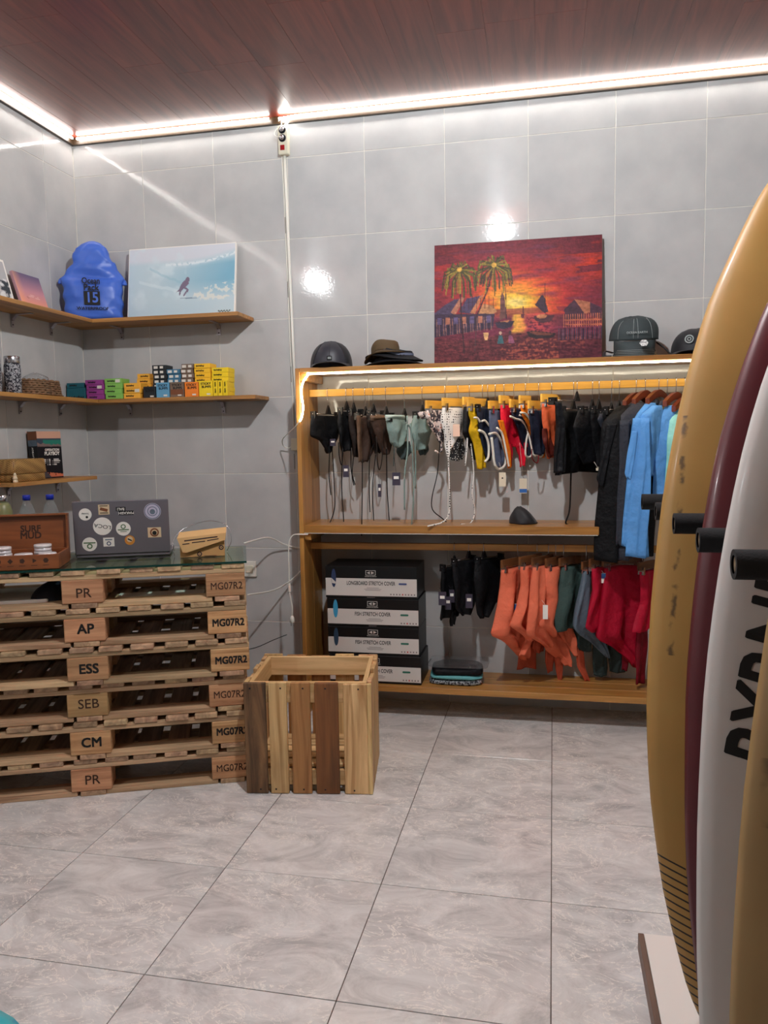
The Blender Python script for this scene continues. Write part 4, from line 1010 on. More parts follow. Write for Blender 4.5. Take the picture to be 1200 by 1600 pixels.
# ------------------------------------------------------------------ on top of the rack
TZ = 1.7078
def dome(rx, ry, h, n=28, m=10, front=0.0, seed=0, amp=0.0, sq=2.3):
    rs = np.random.RandomState(seed); ph = rs.rand(5) * 6.28; rings = []
    for i in range(m + 1):
        v = i / m * 0.985; s = (1 - v ** sq) ** (1 / sq) if i else 1.0
        rings.append([(rx * s * math.cos(a) * (1 + amp * math.sin(3 * a + ph[0] + 3 * v) * v), ry * s * math.sin(a) * (1 + amp * math.sin(2 * a + ph[1])) - front * v, h * v * (1 + amp * (math.sin(2 * a + ph[2]) + 0.6 * math.sin(4 * a + ph[3])) * 0.6)) for a in [2 * PI * k / n for k in range(n)]])
    return loft(rings)
def brim(rx, ry, out, droop, th=0.003, n=22, m=6, spread=1.25):
    """Curved visor on the -y side of a cap."""
    V, F = [], []
    for lay in (0, 1):
        for j in range(m + 1):
            v = j / m
            for i in range(n + 1):
                u = i / n * 2 - 1; a = -PI / 2 + u * spread
                e = math.cos(u * PI / 2) ** 0.6
                x = rx * math.cos(a) * (1 - 0.02 * v); y = ry * math.sin(a) - out * v * e
                z = -droop * v * v - 0.020 * (u * u) * (0.3 + v) + (th if lay == 0 else 0) + 0.012
                V.append((x, y, z))
    W_ = n + 1; K = (m + 1) * W_
    for j in range(m):
        for i in range(n):
            a = j * W_ + i
            F.append((a, a + W_, a + W_ + 1, a + 1)); F.append((K + a, K + a + 1, K + a + W_ + 1, K + a + W_))
    for i in range(n): a = m * W_ + i; F.append((a, K + a, K + a + 1, a + 1))
    return mesh(V, F, True)
mat('cap_black', (22, 22, 27), 0.6, bump=(300, 0.3), sheen=0.1); mat('cap_panel', (46, 46, 54), 0.45, bump=(200, 0.15)); mat('cap_green', (50, 60, 62), 0.7, bump=(240, 0.4)); mat('thread', (150, 158, 156), 0.7)
mat('hat_brown', (92, 74, 50), 0.8, bump=(120, 0.4)); mat('hat_dark', (24, 25, 29), 0.7, bump=(120, 0.4)); mat('hat_slate', (96, 106, 128), 0.7)
patches('camo', [(150, 128, 100), (92, 74, 58), (176, 156, 128), (70, 58, 48)], 26)
patches('sil', [(190, 190, 188), (150, 150, 150), (220, 220, 216), (170, 170, 170)], 60)
cp = thing('trucker_cap', 'black trucker cap with small square badge at left end of rack top', 'cap', (1.455, -0.175, TZ), 0.18, 'caps on the rack')
obj('crown', dome(0.104, 0.098, 0.132, front=-0.01), 'cap_black', cp, (0, 0, 0.004))
pan = [[(0.104 * s * 0.99 * math.cos(a), 0.098 * s * math.sin(a) - 0.0035, 0.004 + 0.132 * v) for a in np.linspace(-PI / 2 - 0.95 * (1 - 0.35 * v), -PI / 2 + 0.95 * (1 - 0.35 * v), 13)] for v, s in ((0.02, 1.0), (0.25, 0.985), (0.5, 0.91), (0.7, 0.79), (0.86, 0.61), (0.95, 0.4))]
V = [q for r in pan for q in r]; F = [(i * 13 + k, i * 13 + k + 1, (i + 1) * 13 + k + 1, (i + 1) * 13 + k) for i in range(5) for k in range(12)]
obj('front_panel', mesh(V, F, True), 'cap_panel', cp)
obj('visor', brim(0.103, 0.098, 0.065, 0.002), 'cap_black', cp, (0, 0, 0.010)); obj('button', dome(0.009, 0.009, 0.006, 12, 4), 'cap_black', cp, (0, 0.009, 0.132))
for a in (-0.95, 0.0, 0.95):
    obj('seam', tube([(0.104 * s * 1.004 * math.cos(-PI / 2 + a * (1 - 0.35 * v)), 0.098 * s * 1.004 * math.sin(-PI / 2 + a * (1 - 0.35 * v)) - 0.004, 0.004 + 0.132 * v) for v, s in ((0.05, 1.0), (0.25, 0.985), (0.5, 0.91), (0.7, 0.79), (0.86, 0.61), (0.95, 0.4))], 0.0012, 4), 'cap_black', cp)
bd = obj('badge', box(0.024, 0.002, 0.020, 0.001, 'ink'), None, cp, (0.0, -0.1035, 0.045), (0.12, 0, 0)); obj('badge_print', box(0.016, 0.001, 0.010, 0, 'thread'), None, bd, (0, -0.0013, 0))

def bucket(name, label, m_, loc, rotz, tilt, rx=0.125, ry=0.12, hb=0.03, hc=0.075, seed=0, amp=0.06, band=None):
    t = thing(name, label, 'hat', loc, rotz, 'bucket hats on the rack')
    rs = np.random.RandomState(seed); ph = rs.rand(4) * 6.28
    def ring(r, z, w_=1.0, sq=1.0):
        return [(rx * r * math.cos(a) * (1 + amp * w_ * math.sin(2 * a + ph[0])), ry * r * math.sin(a), z + amp * 0.25 * w_ * math.sin(2 * a + ph[1]) + amp * 0.12 * math.sin(3 * a + ph[2])) for a in [2 * PI * k / 32 for k in range(32)]]
    obj('brim', loft([ring(1.42, 0), ring(1.40, -0.004), ring(0.95, hb - 0.005), ring(0.93, hb), ring(1.2, hb * 0.45), ring(1.42, 0.001)], False), m_, t, (0, 0, 0.012), tilt)
    cw = obj('crown', loft([ring(0.94, hb - 0.004), ring(0.90, hb + 0.01), ring(0.90, hb + hc * 0.5), ring(0.87, hb + hc * 0.9), ring(0.78, hb + hc), ring(0.4, hb + hc + 0.002), ring(0.05, hb + hc + 0.001)]), m_, t, (0, 0, 0.012), tilt)
    if band: obj('hat_band', loft([ring(0.955, hb + 0.0), ring(0.935, hb + 0.012)], False), band, cw)
bucket('bucket_hat', 'dark bucket hat lying flat at the bottom of the hat pile', 'hat_dark', (1.765, -0.155, TZ + 0.002), 0.1, (0, 0, 0), 0.108, 0.085, 0.018, 0.022, 1, 0.02)
bucket('bucket_hat', 'dark bucket hat with slate lining in the middle of the pile', 'hat_dark', (1.765, -0.155, TZ + 0.026), 0.2, (0, 0.06, 0), 0.098, 0.08, 0.022, 0.022, 2, 0.03, 'hat_slate')
bucket('bucket_hat', 'brown bucket hat on top of the dark hat pile', 'hat_brown', (1.725, -0.155, TZ + 0.044), 0.0, (0, -0.14, 0), 0.080, 0.075, 0.014, 0.050, 3, 0.05)

# caps at the right end
c2 = thing('camo_cap', 'beige camouflage cap at the bottom of the cap pile', 'cap', (2.885, -0.16, TZ), 0.0, 'caps on the rack')
obj('crown', dome(0.100, 0.09, 0.075, seed=4, amp=0.03), 'camo', c2, (0, 0.02, 0.002)); obj('visor', brim(0.098, 0.09, 0.045, 0.004), 'camo', c2, (0, 0.02, 0.004)); obj('strap', tube(spline([(-0.10, 0.0, 0.03), (-0.135, -0.02, 0.035), (-0.14, -0.05, 0.01), (-0.11, -0.06, 0.006)], 5), 0.008, 6, flat=0.4), 'cap_black', c2)
obj('strap', tube(spline([(0.09, 0.0, 0.07), (0.125, -0.01, 0.04), (0.15, -0.03, 0.008)], 5), 0.008, 6, flat=0.4), 'cap_black', c2)
c3 = thing('stitched_cap', 'dark green grey cap with pale stitching on top of the cap pile', 'cap', (2.875, -0.165, TZ + 0.082), 0.0, 'caps on the rack')
cw = obj('crown', dome(0.108, 0.088, 0.105, seed=9, amp=0.07, sq=2.8), 'cap_green', c3, (0, 0.0, 0), (0.12, 0, 0))
for a in (-0.09, 0.09, -0.75, 0.75):
    pts = []
    for i in range(10):
        v = 0.08 + 0.09 * i; s = (1 - v ** 2.8) ** (1 / 2.8); th = -PI / 2 + a
        ph = np.random.RandomState(9).rand(5) * 6.28
        A = 0.07
        pts.append((0.108 * s * math.cos(th) * (1 + A * math.sin(3 * th + ph[0] + 3 * v) * v), 0.088 * s * math.sin(th) * (1 + A * math.sin(2 * th + ph[1])) - 0.0012, 0.105 * v * (1 + A * (math.sin(2 * th + ph[2]) + 0.6 * math.sin(4 * th + ph[3])) * 0.6)))
    obj('stitching', tube(pts, 0.0011, 4), 'thread', cw)
vs = obj('visor', brim(0.100, 0.082, 0.062, 0.05, spread=1.15), 'cap_green', c3, (0, -0.01, 0.0), (0.35, 0, 0))
for k in range(4):
    e = 0.98 - 0.07 * k; pts = []
    for i in range(17):
        u = (i / 16 * 2 - 1) * (0.93 - 0.05 * k); a = -PI / 2 + u * 1.15; ee = math.cos(u * PI / 2) ** 0.6
        pts.append((0.100 * math.cos(a), 0.082 * math.sin(a) - 0.062 * e * ee, -0.05 * e * e - 0.020 * u * u * (0.3 + e) + 0.0165))
    obj('stitching', tube(pts, 0.0008, 4), 'thread', vs)
obj('round_sticker', disc(0.019, 6), 'sil', c3, (0.028, -0.1505, -0.030), (-0.55, 0, 0))
text('OCEAN EARTH', 0.013, 'thread', c3, (0.004, -0.1015, 0.022), (PI / 2 + 0.05, 0, 0), bold=0.0003)
c4 = thing('black_cap', 'black cap with pale round logo, partly behind the yellow surfboard', 'cap', (3.135, -0.165, TZ), -0.25, 'caps on the rack')
obj('crown', dome(0.100, 0.095, 0.120, seed=3, amp=0.02), 'cap_black', c4, (0, 0.0, 0.003)); obj('visor', brim(0.098, 0.095, 0.06, 0.005), 'cap_black', c4, (0, 0, 0.006))
obj('logo_ring', annulus(0.014, 0.019), 'thread', c4, (-0.012, -0.0985, 0.068), (-0.2, 0, 0)); obj('logo_ring', annulus(0.005, 0.009), 'thread', c4, (-0.012, -0.0985, 0.068), (-0.2, 0, 0))

# oil painting
def sunset():
    nx, ny = 300, 212
    p = Paint(nx, ny, 0.79 / 0.57); x, y = p.x, p.y
    st = vnoise(ny, nx, 26, 5, 2, 3); fn = 0.55 * vnoise(ny, nx, 100, 30, 5, 2) + 0.45 * vnoise(ny, nx, 70, 100, 15, 2); bl = vnoise(ny, nx, 5, 6, 7, 3)
    d = np.hypot((x - .5) * 1.15, (y - .50) * 1.25 - 0.12 * (x - .5))
    d = d + (st - .5) * .16 + 0.05 * (fn - .5)
    keys = [(0, (252, 220, 120)), (.07, (248, 196, 70)), (.16, (238, 140, 48)), (.25, (214, 84, 48)), (.36, (172, 48, 48)), (.5, (130, 44, 56)), (.7, (104, 38, 48)), (1.2, (86, 32, 40))]
    for c in range(3): p.im[..., c] = np.interp(d, [k[0] for k in keys], [k[1][c] / 255. for k in keys])
    hot = np.clip(1 - np.hypot((x - .95) / .35, (y - .22) / .22), 0, 1) * (st > .45); p.put(hot, (222, 62, 34), .85)
    hot = np.clip(1 - np.hypot((x - .05) / .3, (y - .25) / .25), 0, 1) * (st > .4); p.put(hot, (206, 52, 40), .7)
    p.put(np.clip((st - .56) * 6, 0, 1) * (y < .5), (110, 52, 78), .55)
    # water and foreground
    wt = np.clip((y - .60) * 40, 0, 1); wc = np.stack([.46 + .12 * (st - .5), .18 + .06 * (fn - .5), .26 + .1 * (st - .5)], -1)
    p.im = p.im * (1 - wt[..., None]) + wc * wt[..., None]
    p.put(((y > .55) & (y < .62)).astype(float) * (bl > .4), (120, 44, 66), .6)
    col = np.clip(1 - np.abs(x - .515 - .03 * (st - .5)) / (.045 + .05 * np.clip(y - .6, 0, 1)), 0, 1) * ((y > .6) & (y < .82)); p.put(np.clip(col * 2.2, 0, 1), (244, 186, 70), .95)
    p.put(np.clip(1 - np.abs(x - .62) / .14, 0, 1) * ((y > .6) & (y < .78)) * (fn > .4), (226, 84, 74), .7)
    fgm = np.clip((y - (.755 + .02 * np.sin(x * 9))) * 40, 0, 1); fc = np.stack([.38 + .26 * (fn - .45), .17 + .14 * (fn - .45), .20 + .10 * (fn - .45)], -1)
    p.im = p.im * (1 - fgm[..., None]) + np.clip(fc, 0, 1) * fgm[..., None]
    p.put(((y > .80) & (fn > .58) & (x > .4) & (x < .9)).astype(float), (190, 100, 64), .4)
    p.put(((y > .78) & (x > .75)).astype(float) * np.clip((y - .8) * 8, 0, 1), (80, 34, 50), .7)
    # left huts
    p.poly([(0, .56), (.06, .50), (.12, .455), (.18, .445), (.13, .58), (0, .60)], (78, 62, 88)); p.poly([(.10, .56), (.16, .44), (.19, .44), (.13, .58)], (178, 116, 92))
    p.poly([(.15, .56), (.20, .45), (.30, .43), (.24, .58)], (78, 62, 92)); p.poly([(.22, .57), (.28, .44), (.30, .43), (.25, .58)], (196, 124, 84))
    p.poly([(.27, .58), (.30, .50), (.36, .52), (.385, .57), (.34, .60)], (188, 132, 88)); p.poly([(0, .57), (.37, .585), (.36, .70), (0, .76)], (66, 48, 70))
    for i in range(26):
        a = i / 26 * .36; p.line([(a, .61), (a + .004, .75 - .1 * a)], .003, (150, 104, 96) if i % 3 else (36, 28, 44))
    for i in range(7): p.poly([(.02 + .05 * i, .60), (.045 + .05 * i, .60), (.045 + .05 * i, .655), (.02 + .05 * i, .655)], (186, 116, 92) if i % 2 else (100, 84, 122))
    for i in range(9): p.line([(.16 + .025 * i, .43 + .012 * (i % 3)), (.16 + .025 * i, .54)], .0022, (70, 34, 44))
    # right hut on stilts
    p.poly([(.78, .58), (.84, .505), (.90, .60), (.905, .66), (.79, .66)], (74, 46, 60)); p.poly([(.84, .50), (.93, .53), (.985, .60), (.90, .62)], (176, 108, 80)); p.poly([(.93, .53), (1, .58), (1, .66), (.93, .64)], (80, 50, 66))
    for i in range(20):
        a = .75 + i * .013; p.line([(a, .73 + .004 * (i % 3)), (a, .82)], .005, (46, 36, 60) if i % 2 else (96, 66, 84)); p.line([(a + .03, .62), (a + .03, .72)], .0025, (206, 116, 84))
    p.line([(.79, .665), (1, .67)], .006, (190, 104, 76)); p.line([(.79, .70), (1, .71)], .004, (190, 104, 76))
    # boats
    p.poly([(.37, .655), (.49, .65), (.47, .70), (.42, .715), (.385, .70)], (54, 42, 60)); p.poly([(.40, .64), (.405, .45), (.415, .41), (.43, .46), (.44, .62)], (110, 70, 66)); p.line([(.435, .38), (.44, .63)], .003, (50, 30, 40)); p.poly([(.40, .655), (.46, .64), (.45, .66)], (190, 120, 84))
    p.poly([(.60, .62), (.725, .62), (.71, .665), (.66, .68), (.615, .66)], (84, 48, 56)); p.poly([(.645, .46), (.66, .45), (.69, .59), (.665, .60), (.61, .53)], (66, 44, 58)); p.line([(.668, .36), (.672, .60)], .003, (60, 30, 36)); p.disc(.65, .625, .03, .018, (196, 124, 84))
    p.poly([(.525, .60), (.55, .60), (.545, .635), (.53, .635)], (110, 54, 60)); p.line([(.54, .54), (.54, .62)], .003, (90, 44, 50))
    p.poly([(.56, .745), (.60, .735), (.735, .765), (.72, .80), (.62, .805), (.575, .785)], (48, 34, 40)); p.poly([(.575, .75), (.60, .742), (.72, .768), (.70, .78), (.62, .775)], (112, 62, 52))
    # people, flat dabs of paint
    p.disc(.405, .745, .008, .014, (214, 176, 150)); p.poly([(.395, .765), (.415, .765), (.425, .83), (.385, .83)], (66, 110, 118)); p.disc(.462, .745, .009, .016, (70, 44, 50)); p.poly([(.455, .765), (.475, .77), (.49, .83), (.452, .83)], (150, 84, 112)); p.poly([(.30, .735), (.335, .735), (.325, .80), (.31, .80)], (226, 178, 120))
    # palms
    for (bx_, by, cx, cy, lean) in ((.185, .90, .155, .21, 0), (.26, .60, .365, .19, 1)):
        p.line([(bx_, by), ((bx_ + cx) / 2 + (-.005 if not lean else .012), (by + cy) / 2), (cx, cy)], .006, (66, 36, 44))
        rs = np.random.RandomState(3 + lean)
        for i in range(54):
            a = -PI + 2 * PI * i / 54 + rs.uniform(-.1, .1); L_ = rs.uniform(.06, .105)
            ex, ey = cx + L_ * math.cos(a), cy + L_ * 0.9 * math.sin(a) + .05 * rs.rand()
            drop = .07 + .07 * rs.rand() if math.sin(a) > -.5 else .02
            g = rs.choice(3); col = ((92, 84, 40), (70, 60, 38), (146, 124, 50))[g]
            p.line([(cx, cy), (ex, ey), (ex + .012 * math.cos(a), ey + drop)], .005, col)
        p.disc(cx, cy, .015, .02, (214, 164, 70))
    p.line([(.26, .62), (.25, .88)], .004, (90, 60, 64))
    p.im *= (0.62 + 0.62 * fn)[..., None]
    return p.im
pt = thing('oil_painting', 'red sunset oil painting of a fishing village leaning on the rack top', 'painting', (2.347, -0.085, TZ + 0.0005))
mat('canvas_side', (196, 190, 178), 0.8)
f = obj('stretcher', box(0.790, 0.018, 0.590, 0.001, 'canvas_side', False), None, pt, (0, 0, 0), (-0.085, 0.0, 0))
obj('canvas_print', raster(sunset(), 0.789, 0.589), 'print_oil', f, (0, -0.0098, 0.0005))

# ------------------------------------------------------------------ cartons, beanie and folded shirts in the rack
mat('carton_black', (12, 12, 14), 0.4); mat('carton_white', (206, 200, 194), 0.5); mat('pill_blue', (70, 84, 128), 0.5); mat('pill_green', (50, 110, 92), 0.5); mat('board_navy', (44, 58, 92), 0.5); mat('board_cyan', (60, 150, 190), 0.5); mat('board_teal', (44, 66, 88), 0.5); mat('tiny_print', (120, 110, 108), 0.6); mat('red_dot', (190, 40, 40), 0.5)
def cover_carton(z0, h, title, pill, brd, label, bw=0.46, dx=0.0):
    t = thing('cover_carton', label, 'carton', (1.660 + dx, -0.272, z0), 0.0, 'stretch cover cartons')
    b = obj('carton', box(bw, 0.235, h - 0.001, 0.002, 'carton_black', False), None, t, (0, 0.1175, 0.0003))
    wb0, wb1 = 0.012, h * 0.62
    obj('white_band', box(bw - 0.002, 0.0008, wb1 - wb0, 0, 'carton_white', False), None, t, (0, -0.0003, wb0))
    ft = -0.0009
    text(title, 0.0265, 'ink', t, (0.0, ft, wb1 - 0.024), sx=0.64 if 'LONG' in title else 0.68, bold=0.0005)
    lg = obj('logo', box(0.050, 0.0006, 0.024, 0, 'carton_white', False), None, t, (0.0, -0.0002, wb1 + 0.016))
    obj('logo_inner', box(0.046, 0.0006, 0.020, 0, 'carton_black', False), None, lg, (0, -0.0004, 0.002))
    for s in (-1, 1): obj('logo_wing', prism([(s * 0.019, 0.0), (s * 0.003, 0.007), (s * 0.003, -0.007)], -0.0012, -0.0008), 'carton_white', lg, (0, 0, 0.012))
    text('OCEAN & EARTH', 0.0075, 'carton_white', t, (0, ft, wb1 + 0.010))
    obj('pill', rbox_flat(0.040, 0.009), pill, t, (0.158, -0.0012, wb1 - 0.024))
    for i, wd in enumerate((0.06, 0.085, 0.075)): obj('print_line', box(wd, 0.0004, 0.0018, 0, 'tiny_print'), None, t, (0.01, ft, wb1 - 0.046 - 0.006 * i))
    n = 9 if 'LONG' in title else 6
    for i in range(n): obj('size_mark', box(0.006, 0.0004, 0.007, 0, 'red_dot' if i == n // 2 else 'tiny_print'), None, t, (0.215 - 0.0145 * i, ft, wb0 + 0.010))
    obj('print_line', box(0.04, 0.0004, 0.003, 0, 'tiny_print'), None, t, (0.0, -0.0004, 0.005))
    bo_ = obj('board_picture', prism([(0.012 * math.sin(a) * (1 if abs(math.cos(a)) < .99 else .6), 0.045 * math.cos(a)) for a in [2 * PI * k / 20 for k in range(20)]], -0.0016, -0.0008), brd, t, (-bw / 2 + 0.042, 0, wb1 + 0.0))
    if 'LONG' in title: obj('board_patch', prism([(-0.011, 0.0), (0.011, -0.02), (0.008, -0.028), (-0.009, -0.025)], -0.0022, -0.0018), 'carton_white', bo_)
def rbox_flat(w_, h):
    r = h / 2
    return prism([(w_ / 2 - r + r * math.cos(a), r * math.sin(a)) for a in np.linspace(-PI / 2, PI / 2, 8)] + [(-w_ / 2 + r + r * math.cos(a), r * math.sin(a)) for a in np.linspace(PI / 2, 3 * PI / 2, 8)], -0.0006, 0.0)
BZ = 0.1683
cover_carton(BZ, 0.140, 'FISH STRETCH COVER', 'pill_green', 'board_navy', 'black and white stretch cover carton at the bottom, half behind the crate', 0.46, 0.006)
cover_carton(BZ + 0.141, 0.140, 'FISH STRETCH COVER', 'pill_green', 'board_teal', 'fish stretch cover carton showing a dark slate board, second from bottom', 0.455, 0.0)
cover_carton(BZ + 0.282, 0.140, 'FISH STRETCH COVER', 'pill_green', 'board_cyan', 'fish stretch cover carton showing a bright blue board', 0.455, 0.0)
cover_carton(BZ + 0.423, 0.158, 'LONGBOARD STRETCH COVER', 'pill_blue', 'board_navy', 'longboard stretch cover carton on top of the stack', 0.455, -0.006)
bme = lump(0.060, 0.062, 0.080, 31, 22, 10, 0.2, 1.5)
for v in bme.vertices: v.co.x -= v.co.z * 0.28
o = obj('beanie', bme, 'cap_black', None, (2.385, -0.17, 0.9515)); tag(o, 'crumpled black cap lying on the middle shelf of the rack', 'cap')
def folded(rx, ry, h, seed):
    rr = []; rs = np.random.RandomState(seed); ph = rs.rand(4) * 6
    for v, s in ((0, .93), (.12, .99), (.5, 1.02), (.85, .98), (1, .9)):
        rr.append([(rx * s * math.copysign(abs(math.cos(a)) ** .35, math.cos(a)) + .004 * math.sin(5 * a + ph[0]), ry * s * math.copysign(abs(math.sin(a)) ** .35, math.sin(a)) + .003 * math.sin(4 * a + ph[1]), h * v + .003 * v * math.sin(3 * a + ph[2])) for a in [2 * PI * k / 40 for k in range(40)]])
    return loft(rr)
mat('teal_cloth', (96, 168, 172), 0.7, bump=(60, 0.4)); patches('speck_cloth', [(20, 22, 26), (26, 28, 34), (150, 156, 160), (16, 18, 22)], 90)
zz = BZ
for i, (m_, h, lb) in enumerate((('speck_cloth', 0.024, 'folded black shirt with white specks at the bottom of the pile'), ('teal_cloth', 0.016, 'folded teal shirt in the middle of the shirt pile'), ('blk2', 0.032, 'folded black shirt on top of the pile on the bottom shelf'))):
    o = obj('folded_shirt', folded(0.128 - 0.003 * i, 0.085, h, i), m_, None, (2.053 + 0.004 * i, -0.165, zz + 0.0004), (0, 0, 0.02 * i)); tag(o, lb, 'shirt', 'folded shirts on the bottom shelf'); zz += h + 0.0042
o = obj('plastic_sleeve', folded(0.148, 0.093, 0.012, 8), 'film', None, (2.068, -0.165, zz + 0.003)); tag(o, 'clear plastic sleeve lying over the folded shirts', 'plastic sleeve')
obj('sleeve_glint', tube(spline([(-0.09, -0.093, 0.006), (-0.05, -0.098, 0.004), (0.02, -0.097, 0.007)], 4), 0.0015, 4), 'film', o)

